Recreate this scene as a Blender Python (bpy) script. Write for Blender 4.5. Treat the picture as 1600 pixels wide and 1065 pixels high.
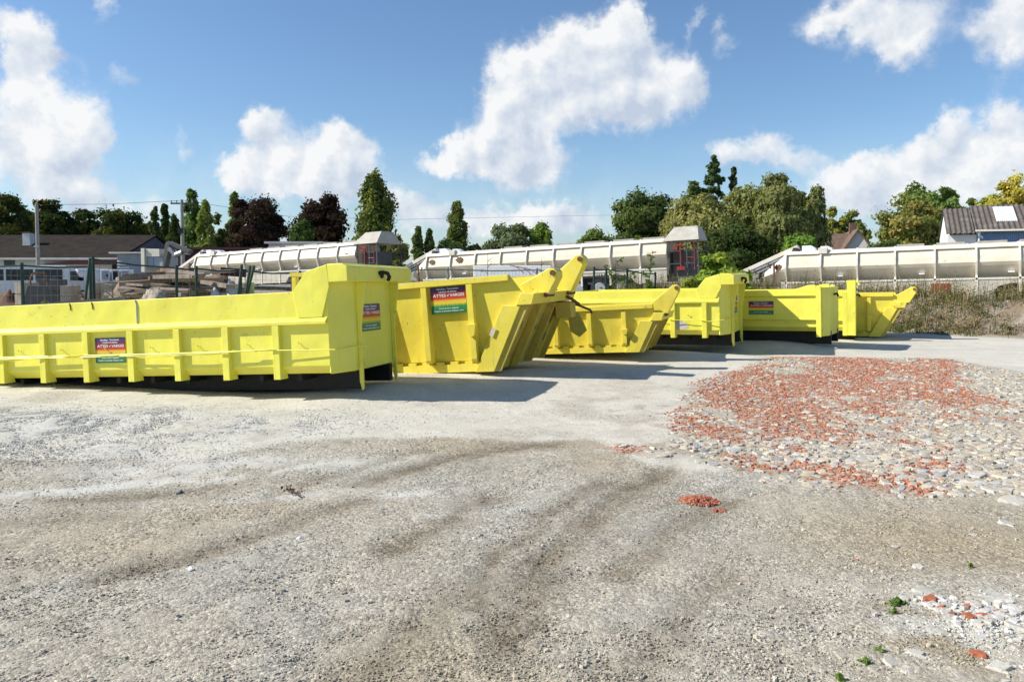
import bpy, math, random
import numpy as np
from mathutils import Vector, Matrix, Euler

for _o in list(bpy.data.objects):
    bpy.data.objects.remove(_o)
SC = bpy.context.scene
COL = SC.collection
RAD = math.radians

# ------------------------------------------------------------------ camera
F_PX, HOR, CAMZ, PITCH = 1200.0, 425.0, 1.7, RAD(2.5)
CY = HOR + F_PX * math.tan(PITCH)
cam_d = bpy.data.cameras.new("camera")
cam_d.sensor_width = 36.0
cam_d.lens = 36.0 * F_PX / 1600.0
cam_d.shift_y = -(532.5 - CY) / 1600.0
cam_d.clip_start = 0.1
cam_d.clip_end = 3000.0
cam = bpy.data.objects.new("camera", cam_d)
cam.location = (0, 0, CAMZ)
cam.rotation_euler = (RAD(90) - PITCH, 0, 0)
COL.objects.link(cam)
SC.camera = cam

SC.view_settings.view_transform = 'Standard'
SC.view_settings.look = 'None'
SC.view_settings.gamma = 1.0
SC.view_settings.exposure = 0.55

# ------------------------------------------------------------------ sun and sky
SUN_EL, SUN_AZ = RAD(37.5), RAD(-94.0)          # azimuth measured from +Y (view direction), clockwise
sun_dir = Vector((math.sin(SUN_AZ) * math.cos(SUN_EL), math.cos(SUN_AZ) * math.cos(SUN_EL), math.sin(SUN_EL)))
sun_d = bpy.data.lights.new("sun", 'SUN')
sun_d.energy = 4.6
sun_d.angle = RAD(0.5)
sun_d.color = (1.0, 0.95, 0.87)
sun = bpy.data.objects.new("sun", sun_d)
sun.rotation_euler = (-sun_dir).to_track_quat('-Z', 'Y').to_euler()
sun.location = (-30, -5, 40)
COL.objects.link(sun)

world = bpy.data.worlds.new("World")
SC.world = world
world.use_nodes = True


class NT:
    """small helper to write node trees"""
    def __init__(self, tree):
        self.t = tree
        self.n = tree.nodes
        self.l = tree.links

    def node(self, typ, ins=None, **props):
        nd = self.n.new(typ)
        for k, v in props.items():
            setattr(nd, k, v)
        if ins:
            for k, v in ins.items():
                s = nd.inputs[k]
                if hasattr(v, 'is_output'):
                    self.l.new(v, s)
                else:
                    s.default_value = v
        return nd

    def math(self, op, a, b=0.0, c=None, clamp=False):
        ins = {0: a, 1: b}
        if c is not None:
            ins[2] = c
        return self.node('ShaderNodeMath', ins, operation=op, use_clamp=clamp).outputs[0]

    def vmath(self, op, a, b=None, out=0):
        ins = {0: a}
        if b is not None:
            ins[1] = b
        return self.node('ShaderNodeVectorMath', ins, operation=op).outputs[out]

    def noise(self, vec, scale, detail=4.0, rough=0.55, out='Fac', dist=0.0):
        ins = {'Scale': scale, 'Detail': detail, 'Roughness': rough, 'Distortion': dist}
        if vec is not None:
            ins['Vector'] = vec
        return self.node('ShaderNodeTexNoise', ins).outputs[out]

    def ramp(self, fac, stops, interp='LINEAR'):
        nd = self.node('ShaderNodeValToRGB', {'Fac': fac})
        r = nd.color_ramp
        r.interpolation = interp
        while len(r.elements) < len(stops):
            r.elements.new(0.5)
        for e, (p, c) in zip(r.elements, stops):
            e.position = p
            e.color = (c[0], c[1], c[2], 1) if not isinstance(c, (int, float)) else (c, c, c, 1)
        return nd.outputs[0]

    def mix(self, fac, a, b, mode='MIX'):
        nd = self.node('ShaderNodeMix', data_type='RGBA', blend_type=mode)
        for s, v in ((nd.inputs[0], fac), (nd.inputs[6], a), (nd.inputs[7], b)):
            if hasattr(v, 'is_output'):
                self.l.new(v, s)
            else:
                s.default_value = v if isinstance(v, (int, float)) else ((v[0], v[1], v[2], 1) if len(v) == 3 else v)
        return nd.outputs[2]

    def smooth(self, v, a, b):
        return self.node('ShaderNodeMapRange', {'Value': v, 'From Min': a, 'From Max': b}, interpolation_type='SMOOTHSTEP').outputs[0]


def build_world():
    t = NT(world.node_tree)
    t.n.clear()
    sky = t.node('ShaderNodeTexSky', sky_type='NISHITA', sun_disc=False, sun_elevation=SUN_EL, sun_rotation=SUN_AZ % (2 * math.pi),
                 altitude=100.0, air_density=1.0, dust_density=0.6, ozone_density=2.2)
    d = t.node('ShaderNodeTexCoord').outputs['Generated']
    sep = t.node('ShaderNodeSeparateXYZ', {0: d})
    az = t.math('ARCTAN2', sep.outputs[0], sep.outputs[1])
    el = t.math('ARCSINE', sep.outputs[2])
    uv = t.node('ShaderNodeCombineXYZ', {0: az, 1: el, 2: 0.0}).outputs[0]
    # billowing outline: warp the sky coordinates with two octaves of noise
    w1 = t.vmath('SUBTRACT', t.noise(d, 9.0, 3.0, 0.55, 'Color'), (0.5, 0.5, 0.5))
    w2 = t.vmath('SUBTRACT', t.noise(d, 34.0, 5.0, 0.62, 'Color'), (0.5, 0.5, 0.5))
    uvw = t.vmath('ADD', uv, t.vmath('MULTIPLY', w1, (0.060, 0.055, 0)))
    uvw = t.vmath('ADD', uvw, t.vmath('MULTIPLY', w2, (0.046, 0.042, 0)))
    w3 = t.vmath('SUBTRACT', t.noise(d, 95.0, 4.0, 0.6, 'Color'), (0.5, 0.5, 0.5))
    uvw = t.vmath('ADD', uvw, t.vmath('MULTIPLY', w3, (0.016, 0.016, 0)))
    # each cloud is a heap of puffs: azimuth / elevation given through a view of 1200 px focal length
    puffs = [(65, 68, 42, 44, 1), (58, 125, 42, 55, 1), (5, 205, 50, 70, .6), (95, 195, 55, 60, .9), (155, 205, 42, 62, .85),
             (70, 262, 100, 48, .55), (110, 295, 100, 28, .4), (5, 22, 45, 28, .45), (170, 12, 22, 30, .5), (135, 93, 22, 14, .25),
             (202, 118, 28, 18, .38), (283, 205, 14, 24, .36), (293, 240, 26, 22, .45),
             (412, 203, 36, 30, .9), (378, 280, 42, 32, .95), (455, 268, 75, 45, 1), (532, 232, 48, 38, 1), (560, 268, 46, 45, .9), (480, 296, 110, 24, .6),
             (632, 308, 34, 26, .6), (672, 335, 90, 26, .6), (150, 318, 110, 26, .5), (255, 330, 60, 20, .4), (1010, 330, 70, 18, .35), (985, 48, 32, 42, 1), (930, 80, 62, 45, 1), (850, 108, 75, 52, 1), (800, 160, 52, 52, 1),
             (905, 150, 95, 52, .95), (985, 125, 60, 60, .8), (1078, 128, 32, 35, .75), (1035, 158, 62, 38, .55), (805, 228, 58, 50, 1), (775, 266, 85, 32, .9),
             (850, 250, 55, 46, .8), (695, 258, 38, 18, .5), (728, 232, 26, 26, .7), (1080, 42, 15, 42, .42), (1120, 46, 14, 22, .36), (1137, 80, 26, 20, .38),
             (832, 338, 75, 22, .65), (890, 350, 100, 26, .6), (780, 352, 80, 18, .5), (1380, 26, 125, 52, .75), (1290, 42, 55, 24, .5), (1400, 72, 62, 34, .6), (1580, 42, 60, 62, .85),
             (1128, 232, 42, 26, .55), (1188, 238, 48, 32, .7), (1248, 248, 46, 26, .5), (1478, 195, 36, 38, .65), (1438, 228, 42, 32, .6), (1370, 266, 85, 30, .75),
             (1572, 196, 52, 42, .8), (1545, 242, 95, 48, .75), (1500, 290, 140, 30, .55), (1325, 292, 60, 28, .7), (1320, 320, 80, 24, .6), (1440, 310, 120, 26, .6),
             (-260, 150, 150, 110, .9), (-500, 60, 150, 90, .9), (1900, 150, 160, 100, .9), (2300, 60, 200, 110, .8), (1750, 280, 150, 40, .6)]
    num = den = None
    for (px, py, rx, ry, wt) in puffs:
        a = math.atan((px - 800) / 1200.0)
        e = math.atan((HOR - py) / 1200.0 * math.cos(a))
        ra = rx / 1200.0 * math.cos(a) ** 2 * 1.12
        re = ry / 1200.0 * math.cos(a) * 1.12
        q = t.vmath('MULTIPLY', t.vmath('SUBTRACT', uvw, (a, e, 0)), (1 / ra, 1 / re, 0))
        d2 = t.vmath('DOT_PRODUCT', q, q, out=1)
        g = t.math('MULTIPLY', t.math('EXPONENT', t.math('MULTIPLY', d2, -1.42)), wt)
        lit = t.math('MULTIPLY', t.vmath('DOT_PRODUCT', q, (-0.45, 0.62, 0), out=1), g)
        den = g if den is None else t.math('ADD', den, g)
        num = lit if num is None else t.math('ADD', num, lit)
    fine = t.noise(d, 22.0, 7.0, 0.6)
    dens = t.math('ADD', den, t.math('MULTIPLY', t.math('SUBTRACT', fine, 0.5), 0.80))
    mask = t.smooth(dens, 0.19, 0.80)
    # thin veil low on the horizon
    haze = t.math('MULTIPLY', t.smooth(el, 0.20, 0.0), t.math('ADD', 0.22, t.math('MULTIPLY', t.noise(d, 6.0, 5.0), 0.5)))
    mask2 = t.math('MAXIMUM', t.math('MULTIPLY', mask, 0.97), t.math('MULTIPLY', haze, 0.6))
    side = t.math('DIVIDE', num, t.math('ADD', den, 0.05))
    relief = t.math('SUBTRACT', t.noise(t.vmath('ADD', d, (-0.012, 0.0, 0.016)), 17.0, 6.0, 0.55), t.noise(d, 17.0, 6.0, 0.55))
    sh = t.math('SUBTRACT', t.math('ADD', t.math('ADD', 0.70, t.math('MULTIPLY', side, 0.80)), t.math('MULTIPLY', relief, -3.2)), t.math('MULTIPLY', t.smooth(den, 0.7, 1.9), 0.16), clamp=True)
    ccol = t.ramp(sh, [(0.0, (0.54, 0.615, 0.745)), (0.4, (0.68, 0.74, 0.825)), (0.75, (0.81, 0.845, 0.885)), (1.0, (0.93, 0.935, 0.94))])
    skyc = t.vmath('MULTIPLY', sky.outputs[0], (SKY_T[0], SKY_T[1], SKY_T[2]))
    col = t.mix(mask2, skyc, t.vmath('MULTIPLY', ccol, (CLOUD_K,) * 3))
    bg = t.node('ShaderNodeBackground', {'Color': col, 'Strength': 0.1})
    out = t.node('ShaderNodeOutputWorld', {'Surface': bg.outputs[0]})


SKY_T = (0.76, 0.89, 0.995)
CLOUD_K = 7.0
build_world()

# ------------------------------------------------------------------ layout helpers
def at(px, py, Y):
    """the point seen at photo pixel (px, py) whose ground distance is Y"""
    dx = (px - 800) / F_PX
    dy = -(py - CY) / F_PX
    v = Vector((dx, math.cos(PITCH) + dy * math.sin(PITCH), -math.sin(PITCH) + dy * math.cos(PITCH)))
    s = Y / v.y
    return Vector((v.x * s, Y, CAMZ + v.z * s))


def onground(px, py, z=0.0):
    dx = (px - 800) / F_PX
    dy = -(py - CY) / F_PX
    v = Vector((dx, math.cos(PITCH) + dy * math.sin(PITCH), -math.sin(PITCH) + dy * math.cos(PITCH)))
    s = (z - CAMZ) / v.z
    return v.x * s, v.y * s


# ------------------------------------------------------------------ numpy noise
def _hash(ix, iy, seed):
    h = (ix.astype(np.int64) * 374761393 + iy.astype(np.int64) * 668265263 + seed * 1442695041) & 0xffffffff
    h = ((h ^ (h >> 13)) * 1274126177) & 0xffffffff
    h = ((h ^ (h >> 16)) * 2246822519) & 0xffffffff
    return ((h ^ (h >> 15)) & 0xffffff) / float(0xffffff)


def vnoise(x, y, seed=0):
    ix = np.floor(x); iy = np.floor(y)
    fx = x - ix; fy = y - iy
    fx = fx * fx * (3 - 2 * fx); fy = fy * fy * (3 - 2 * fy)
    ix = ix.astype(np.int64); iy = iy.astype(np.int64)
    a = _hash(ix, iy, seed); b = _hash(ix + 1, iy, seed); c = _hash(ix, iy + 1, seed); d = _hash(ix + 1, iy + 1, seed)
    return (a * (1 - fx) + b * fx) * (1 - fy) + (c * (1 - fx) + d * fx) * fy


def fbm(x, y, seed=0, octv=4, gain=0.5):
    s = 0; a = 1.0; n = 0
    for i in range(octv):
        s = s + a * vnoise(x * 2 ** i + 17.3 * i, y * 2 ** i - 9.1 * i, seed + i)
        n += a; a *= gain
    return s / n


def sstep(v, a, b):
    t = np.clip((v - a) / (b - a), 0, 1)
    return t * t * (3 - 2 * t)


def gauss(x, y, cx, cy, rx, ry, rot=0.0):
    c, s = math.cos(rot), math.sin(rot)
    u = ((x - cx) * c + (y - cy) * s) / rx
    v = (-(x - cx) * s + (y - cy) * c) / ry
    return np.exp(-(u * u + v * v))


def seg_dist(x, y, pts):
    best = np.full(x.shape, 1e9); along = np.zeros(x.shape); acc = 0.0
    for (x0, y0), (x1, y1) in zip(pts[:-1], pts[1:]):
        L = math.hypot(x1 - x0, y1 - y0)
        t = np.clip(((x - x0) * (x1 - x0) + (y - y0) * (y1 - y0)) / (L * L), 0, 1)
        d = np.hypot(x - (x0 + t * (x1 - x0)), y - (y0 + t * (y1 - y0)))
        m = d < best
        along = np.where(m, acc + t * L, along)
        best = np.minimum(best, d)
        acc += L
    return best, along


TRACKS = [([(150, 905), (350, 852), (470, 806), (570, 778)], 0.16, 0.75), ([(570, 752), (650, 728), (760, 702), (860, 690)], 0.20, 0.95),
          ([(600, 856), (700, 815), (770, 778)], 0.20, 0.85), ([(770, 1000), (830, 905), (900, 832), (985, 768), (1050, 728)], 0.22, 0.85),
          ([(735, 950), (775, 880), (850, 805), (950, 752)], 0.15, 0.75), ([(960, 900), (1050, 826), (1130, 786)], 0.17, 0.7),
          ([(90, 775), (230, 765), (330, 756)], 0.16, 0.7), ([(1000, 1045), (1080, 950), (1150, 890)], 0.15, 0.5),
          ([(560, 1065), (640, 985), (700, 925)], 0.15, 0.5), ([(420, 770), (560, 728), (680, 700)], 0.12, 0.5), ([(0, 815), (200, 795)], 0.2, 0.45),
          ([(1130, 760), (1000, 800), (880, 900)], 0.10, 0.4)]
TRACKS = [([onground(*p) for p in pl], w, s) for pl, w, s in TRACKS]
BERM = [(4.0, 28.6), (10.5, 27.6), (13.4, 24.9), (15.4, 22.5), (23.0, 18.2), (42.0, 11.5)]
RUBBLE = [(1075, 618), (1130, 590), (1200, 562), (1290, 557), (1480, 560), (1640, 590), (1700, 640), (1700, 770), (1560, 778), (1450, 778), (1330, 765), (1240, 750), (1150, 733), (1080, 714),
          (960, 710), (955, 700), (1030, 690), (1050, 650)]
RUBBLE = [onground(px, py, -0.1 if py < 640 else -0.02) for px, py in RUBBLE]


def in_poly_dist(x, y, poly):
    inside = np.zeros(x.shape, bool)
    n = len(poly)
    best = np.full(x.shape, 1e9)
    for i in range(n):
        x0, y0 = poly[i]; x1, y1 = poly[(i + 1) % n]
        c = ((y0 > y) != (y1 > y)) & (x < (x1 - x0) * (y - y0) / (y1 - y0 + 1e-12) + x0)
        inside ^= c
        L2 = (x1 - x0) ** 2 + (y1 - y0) ** 2
        t = np.clip(((x - x0) * (x1 - x0) + (y - y0) * (y1 - y0)) / L2, 0, 1)
        best = np.minimum(best, np.hypot(x - x0 - t * (x1 - x0), y - y0 - t * (y1 - y0)))
    return np.where(inside, best, -best)


def track_amt(x, y):
    wob = (fbm(x * 2.2, y * 2.2, 31, 3) - 0.5)
    amt = np.zeros(x.shape)
    for pts, w, s in TRACKS:
        d, al = seg_dist(x + wob * 0.35, y + wob * 0.25, pts)
        amt = np.maximum(amt, s * np.exp(-(d / (w * .78)) ** 2))
    return np.clip(amt * (0.35 + 0.75 * fbm(x * 4.1, y * 4.1, 77, 4) + .75 * (fbm(x * 19, y * 19, 79, 3) - .2)), 0, 1)


def ground_z(x, y):
    x = np.asarray(x, float); y = np.asarray(y, float)
    z = -0.0085 * np.clip(y - 5, 0, 18.5)
    z = z + np.where(y > 24, 1, 0) * 0 + 0.033 * np.clip(y - 24, 0, 27) * sstep(y, 24, 28) * sstep(x, -31, -20)
    z = z + (fbm(x * 0.35, y * 0.35, 3, 3) - 0.5) * 0.10 * sstep(y, 3, 6)
    z = z + 0.13 * gauss(x, y, -1.9, 11.2, 1.3, 0.8, 0.2) + 0.15 * gauss(x, y, 3.2, 16.3, 2.0, 0.8, -0.3) + 0.16 * gauss(x, y, 6.2, 18.5, 1.6, 0.7, -.4)
    z = z + 0.10 * gauss(x, y, 0.6, 13.2, 2.2, 0.7, 0.1) + 0.08 * gauss(x, y, -4.6, 8.9, 1.8, 0.5, 0.1)
    d, _ = seg_dist(x, y, BERM)
    side = fbm(x * 0.9, y * 0.9, 12, 4)
    z = z + (1.05 + 0.35 * (side - 0.5)) * np.exp(-(d / (1.25 + 0.5 * (fbm(x * 0.5, y * 0.5, 8, 2) - 0.5))) ** 2.4)
    z = z - 0.014 * track_amt(x, y) * sstep(y, 14, 10)
    return z


# ------------------------------------------------------------------ mesh helpers
def link(name, me, mat=None, parent=None):
    o = bpy.data.objects.new(name, me)
    COL.objects.link(o)
    if mat is not None and me is not None:
        me.materials.append(mat)
    if parent is not None:
        o.parent = parent
    return o


def fast_mesh(name, V, Fc, col=None, smooth=False):
    V = np.ascontiguousarray(V, np.float32)
    Fc = np.ascontiguousarray(Fc, np.int32)
    m, k = Fc.shape
    me = bpy.data.meshes.new(name)
    me.vertices.add(len(V)); me.vertices.foreach_set('co', V.ravel())
    me.loops.add(m * k); me.loops.foreach_set('vertex_index', Fc.ravel())
    me.polygons.add(m)
    me.polygons.foreach_set('loop_start', np.arange(0, m * k, k, dtype=np.int32))
    me.polygons.foreach_set('use_smooth', np.full(m, smooth))
    me.update(calc_edges=True)
    if col is not None:
        a = me.attributes.new('Col', 'FLOAT_COLOR', 'POINT')
        c = np.ones((len(V), 4), np.float32); c[:, :3] = col
        a.data.foreach_set('color', c.ravel())
    return me


class MB:
    def __init__(self):
        self.v = []; self.f = []

    def add(self, vs, fs):
        b = len(self.v)
        self.v += [tuple(p) for p in vs]
        self.f += [tuple(i + b for i in f) for f in fs]
        return self

    def box(self, x0, x1, y0, y1, z0, z1, M=None):
        vs = [Vector(p) for p in ((x0, y0, z0), (x1, y0, z0), (x1, y1, z0), (x0, y1, z0), (x0, y0, z1), (x1, y0, z1), (x1, y1, z1), (x0, y1, z1))]
        if M is not None:
            vs = [M @ p for p in vs]
        return self.add(vs, [(0, 3, 2, 1), (4, 5, 6, 7), (0, 1, 5, 4), (1, 2, 6, 5), (2, 3, 7, 6), (3, 0, 4, 7)])

    def prism(self, poly, ax, a0, a1):
        """poly in the two other axes (in xyz order), extruded along ax from a0 to a1"""
        n = len(poly)
        def mk(p, a):
            q = list(p); q.insert(ax, a); return q
        vs = [mk(p, a0) for p in poly] + [mk(p, a1) for p in poly]
        area = sum(poly[i][0] * poly[(i + 1) % n][1] - poly[(i + 1) % n][0] * poly[i][1] for i in range(n))
        flip = (area > 0) ^ (ax == 1)
        fs = [tuple(range(n))[::-1] if flip else tuple(range(n)), tuple(range(n, 2 * n)) if flip else tuple(range(n, 2 * n))[::-1]]
        for i in range(n):
            j = (i + 1) % n
            fs.append((i, j, j + n, i + n) if flip else (j, i, i + n, j + n))
        return self.add(vs, fs)

    def tube(self, pts, r, n=8, cap=True):
        pts = [Vector(p) for p in pts]
        rs = r if isinstance(r, (list, tuple)) else [r] * len(pts)
        rings = []
        up = None
        for i, p in enumerate(pts):
            d = (pts[min(i + 1, len(pts) - 1)] - pts[max(i - 1, 0)])
            d.normalize()
            if up is None or abs(up.dot(d)) > 0.98:
                up = Vector((0, 0, 1)) if abs(d.z) < 0.9 else Vector((1, 0, 0))
            a = d.cross(up).normalized(); b = a.cross(d).normalized(); up = b
            rings.append([p + (a * math.cos(2 * math.pi * k / n) + b * math.sin(2 * math.pi * k / n)) * rs[i] for k in range(n)])
        vs = [q for ring in rings for q in ring]
        fs = []
        for i in range(len(pts) - 1):
            for k in range(n):
                l = (k + 1) % n
                fs.append((i * n + l, i * n + k, (i + 1) * n + k, (i + 1) * n + l))
        if cap:
            fs.append(tuple(range(n))); e = (len(pts) - 1) * n
            fs.append(tuple(range(e + n - 1, e - 1, -1)))
        return self.add(vs, fs)

    def cyl(self, c, ax, r, h, n=16):
        c = Vector(c); d = Vector((0, 0, 0)); d[ax] = h / 2
        return self.tube([c - d, c + d], r, n)

    def build(self, name, mat, parent=None, bevel=0.0, smooth=False):
        me = bpy.data.meshes.new(name)
        me.from_pydata(self.v, [], self.f)
        me.update()
        if smooth:
            me.polygons.foreach_set('use_smooth', [True] * len(me.polygons))
            try:
                me.set_sharp_from_angle(angle=RAD(40))
            except Exception:
                pass
        o = link(name, me, mat, parent)
        if bevel:
            b = o.modifiers.new('bevel', 'BEVEL'); b.width = bevel; b.segments = 2; b.limit_method = 'ANGLE'; b.angle_limit = RAD(35)
        return o


def tag(o, label=None, cat=None, group=None, kind=None):
    if label: o['label'] = label
    if cat: o['category'] = cat
    if group: o['group'] = group
    if kind: o['kind'] = kind
    return o


def thing(name, label, cat, loc=(0, 0, 0), rot=(0, 0, 0), group=None):
    o = bpy.data.objects.new(name, None)
    o.empty_display_size = 0.3
    COL.objects.link(o)
    o.location = loc; o.rotation_euler = rot
    return tag(o, label, cat, group)


def copy_tree(o, parent=None):
    c = o.copy(); COL.objects.link(c)
    if parent is not None:
        c.parent = parent
    for ch in list(o.children):
        copy_tree(ch, c)
    return c


# ------------------------------------------------------------------ materials
def new_mat(name):
    m = bpy.data.materials.new(name); m.use_nodes = True
    t = NT(m.node_tree); t.n.clear()
    return m, t


def finish(t, col, rough=0.6, bump=None, bstr=0.3, bdist=0.01, metal=0.0, spec=0.5):
    ins = {'Base Color': col if hasattr(col, 'is_output') else (col[0], col[1], col[2], 1), 'Roughness': rough, 'Metallic': metal, 'Specular IOR Level': spec}
    p = t.node('ShaderNodeBsdfPrincipled', ins)
    if bump is not None:
        b = t.node('ShaderNodeBump', {'Height': bump, 'Strength': bstr, 'Distance': bdist})
        t.l.new(b.outputs[0], p.inputs['Normal'])
    t.node('ShaderNodeOutputMaterial', {'Surface': p.outputs[0]})
    return p


def paint_mat(name, base, dark, rust, wear=0.5, rough=0.42, dent=0.5, run=(0.30, 0.24, 0.06), dusty=(0.62, 0.57, 0.38)):
    """sprayed paint on battered steel: faded patches, grime runs, chips with rust"""
    m, t = new_mat(name)
    oc = t.node('ShaderNodeTexCoord').outputs['Object']
    rnd = t.node('ShaderNodeObjectInfo').outputs['Random']
    v = t.vmath('ADD', oc, t.node('ShaderNodeCombineXYZ', {0: t.math('MULTIPLY', rnd, 13.0), 1: t.math('MULTIPLY', rnd, 7.0), 2: 0.0}).outputs[0])
    big = t.noise(v, 1.6, 4.0, 0.6)
    c = t.mix(t.smooth(big, 0.35, 0.75), base, dark)
    runs = t.noise(t.vmath('MULTIPLY', v, (14.0, 14.0, 1.1)), 1.0, 4.0, 0.6)
    c = t.mix(t.math('MULTIPLY', t.smooth(runs, 0.58, 0.80), 0.45 * wear), c, run)
    chips = t.noise(v, 23.0, 5.0, 0.65)
    area = t.noise(v, 2.3, 3.0, 0.5)
    chipm = t.math('MULTIPLY', t.smooth(chips, 0.63, 0.69), t.smooth(area, 0.50 - 0.08 * wear, 0.66))
    c = t.mix(t.math('MULTIPLY', chipm, wear), c, rust)
    smud = t.math('MULTIPLY', t.smooth(t.noise(v, 3.4, 6.0, 0.7), 0.60, 0.72), t.smooth(t.noise(v, 0.9, 2.0, 0.5), 0.40, 0.58))
    c = t.mix(t.math('MULTIPLY', smud, 0.50 * wear + 0.20), c, (0.17, 0.125, 0.045))
    dust = t.smooth(t.noise(v, 5.0, 6.0, 0.7), 0.50, 0.78)
    c = t.mix(t.math('MULTIPLY', dust, 0.22), c, dusty)
    scr = t.noise(t.vmath('MULTIPLY', v, (1.5, 1.5, 60.0)), 2.0, 2.0, 0.5)
    c = t.mix(t.math('MULTIPLY', t.smooth(scr, 0.68, 0.74), 0.25 * wear), c, (0.75, 0.72, 0.45))
    h = t.math('ADD', t.math('MULTIPLY', t.noise(v, 2.2, 2.0, 0.4), dent), t.math('MULTIPLY', t.noise(v, 60.0, 2.0, 0.5), 0.02))
    r = t.math('ADD', rough - 0.08, t.math('MULTIPLY', t.noise(v, 5.0, 4.0, 0.6), 0.25))
    finish(t, c, r, h, 0.8, 0.06)
    return m


def plain_mat(name, base, var=0.25, scale=6.0, rough=0.7, bump=0.25, bscale=25.0, dirt=None, dirt_amt=0.4, metal=0.0, spec=0.35):
    m, t = new_mat(name)
    oc = t.node('ShaderNodeTexCoord').outputs['Object']
    rnd = t.node('ShaderNodeObjectInfo').outputs['Random']
    v = t.vmath('ADD', oc, t.node('ShaderNodeCombineXYZ', {0: t.math('MULTIPLY', rnd, 31.0), 1: t.math('MULTIPLY', rnd, 17.0), 2: 0.0}).outputs[0])
    n = t.noise(v, scale, 5.0, 0.6)
    lo = tuple(b * (1 - var) for b in base); hi = tuple(min(1, b * (1 + var)) for b in base)
    c = t.ramp(n, [(0.25, lo), (0.75, hi)])
    c = t.mix(0.25, c, t.node('ShaderNodeHueSaturation', {'Value': t.math('ADD', 0.8, t.math('MULTIPLY', rnd, 0.4)), 'Color': c}).outputs[0])
    if dirt is not None:
        dn = t.noise(v, scale * 0.45, 6.0, 0.65)
        c = t.mix(t.math('MULTIPLY', t.smooth(dn, 0.48, 0.72), dirt_amt), c, dirt)
    finish(t, c, rough, t.noise(v, bscale, 4.0, 0.6), bump, 0.01, metal, spec)
    return m


def col_mat(name, rough=0.85, bump=0.0, bscale=200.0, trans=0.0, speck=0.0):
    """colour from the mesh's own Col attribute (each leaf, blade or stone has its own)"""
    m, t = new_mat(name)
    c = t.node('ShaderNodeAttribute', attribute_name='Col').outputs['Color']
    oc = t.node('ShaderNodeTexCoord').outputs['Object']
    if speck:
        n = t.noise(oc, bscale, 3.0, 0.6)
        c = t.mix(1.0, c, t.ramp(n, [(0.3, 1 - speck), (0.7, 1 + speck)]), 'MULTIPLY')
    if trans:
        d = t.node('ShaderNodeBsdfDiffuse', {'Color': c, 'Roughness': 0.6})
        tc = t.mix(1.0, c, (1.25, 1.35, 0.6), 'MULTIPLY')
        tr = t.node('ShaderNodeBsdfTranslucent', {'Color': tc})
        mx = t.node('ShaderNodeMixShader', {0: trans, 1: d.outputs[0], 2: tr.outputs[0]})
        t.node('ShaderNodeOutputMaterial', {'Surface': mx.outputs[0]})
    else:
        finish(t, c, rough, t.noise(oc, bscale, 3.0, 0.6) if bump else None, bump, 0.01, spec=0.25)
    return m


M = {}
M['lemon'] = paint_mat('lemon_paint', (0.80, 0.755, 0.092), (0.75, 0.685, 0.075), (0.16, 0.07, 0.03), 0.65)
M['warm'] = paint_mat('worn_yellow_paint', (0.80, 0.67, 0.075), (0.71, 0.575, 0.060), (0.13, 0.06, 0.025), 0.9)
M['tail_shade'] = paint_mat('shaded_worn_yellow_paint', (0.58, 0.455, 0.060), (0.40, 0.30, 0.045), (0.11, 0.055, 0.025), 1.3, 0.55)  # shade on the skip tails put into a darker yellow, with heavy wear
M['black'] = plain_mat('black_steel', (0.012, 0.012, 0.012), 0.4, 8, 0.6)
M['dark'] = plain_mat('dark_grey_steel', (0.065, 0.07, 0.075), 0.3, 5, 0.55, dirt=(0.10, 0.08, 0.06))
M['steel'] = plain_mat('galvanised_steel', (0.38, 0.39, 0.40), 0.2, 8, 0.45, metal=0.6)
M['rust'] = plain_mat('rusty_steel', (0.14, 0.07, 0.04), 0.5, 9, 0.8)
M['skirt'] = plain_mat('weed_shade_dirty_skirt', (0.50, 0.46, 0.38), 0.15, 3.0, 0.7, 0.2, 12, dirt=(0.28, 0.22, 0.15), dirt_amt=0.6)  # white dulled to stand for the weeds' shade, dirt patches on top
M['trailer'] = paint_mat('weathered_white_panel', (0.70, 0.625, 0.49), (0.62, 0.54, 0.41), (0.22, 0.11, 0.06), 0.75, 0.5, 0.15, (0.34, 0.22, 0.12), (0.60, 0.55, 0.46))
M['trim'] = plain_mat('white_trim', (0.68, 0.64, 0.55), 0.08, 4.0, 0.45, 0.08, 10, dirt=(0.42, 0.32, 0.2), dirt_amt=0.4)
M['hood'] = plain_mat('grey_hood_sheet', (0.42, 0.395, 0.335), 0.15, 4.0, 0.6, dirt=(0.25, 0.2, 0.15))
M['red'] = plain_mat('red_paint', (0.26, 0.030, 0.026), 0.25, 8, 0.5)
M['tyre'] = plain_mat('tyre_rubber', (0.025, 0.025, 0.025), 0.3, 20, 0.85)
M['green_metal'] = plain_mat('green_fence_paint', (0.014, 0.042, 0.038), 0.25, 12, 0.5)
M['galv_thin'] = plain_mat('fence_wire_metal', (0.20, 0.21, 0.21), 0.2, 12, 0.5)
M['concrete'] = plain_mat('pale_concrete', (0.34, 0.295, 0.23), 0.25, 5, 0.9, 0.5, 30, dirt=(0.16, 0.14, 0.11))
M['concrete_dark'] = plain_mat('dark_concrete', (0.115, 0.112, 0.105), 0.3, 5, 0.9, 0.5, 30)
M['wood'] = plain_mat('weathered_timber', (0.19, 0.125, 0.08), 0.4, 4, 0.85, 0.4, 40)
M['wood_grey'] = plain_mat('grey_timber', (0.24, 0.195, 0.15), 0.4, 4, 0.85, 0.4, 40)
M['white'] = plain_mat('white_sheet', (0.72, 0.73, 0.74), 0.08, 4, 0.5, 0.1, 12)
M['van'] = plain_mat('white_van_paint', (0.74, 0.75, 0.76), 0.05, 2, 0.3, 0.02, 5)
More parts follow.
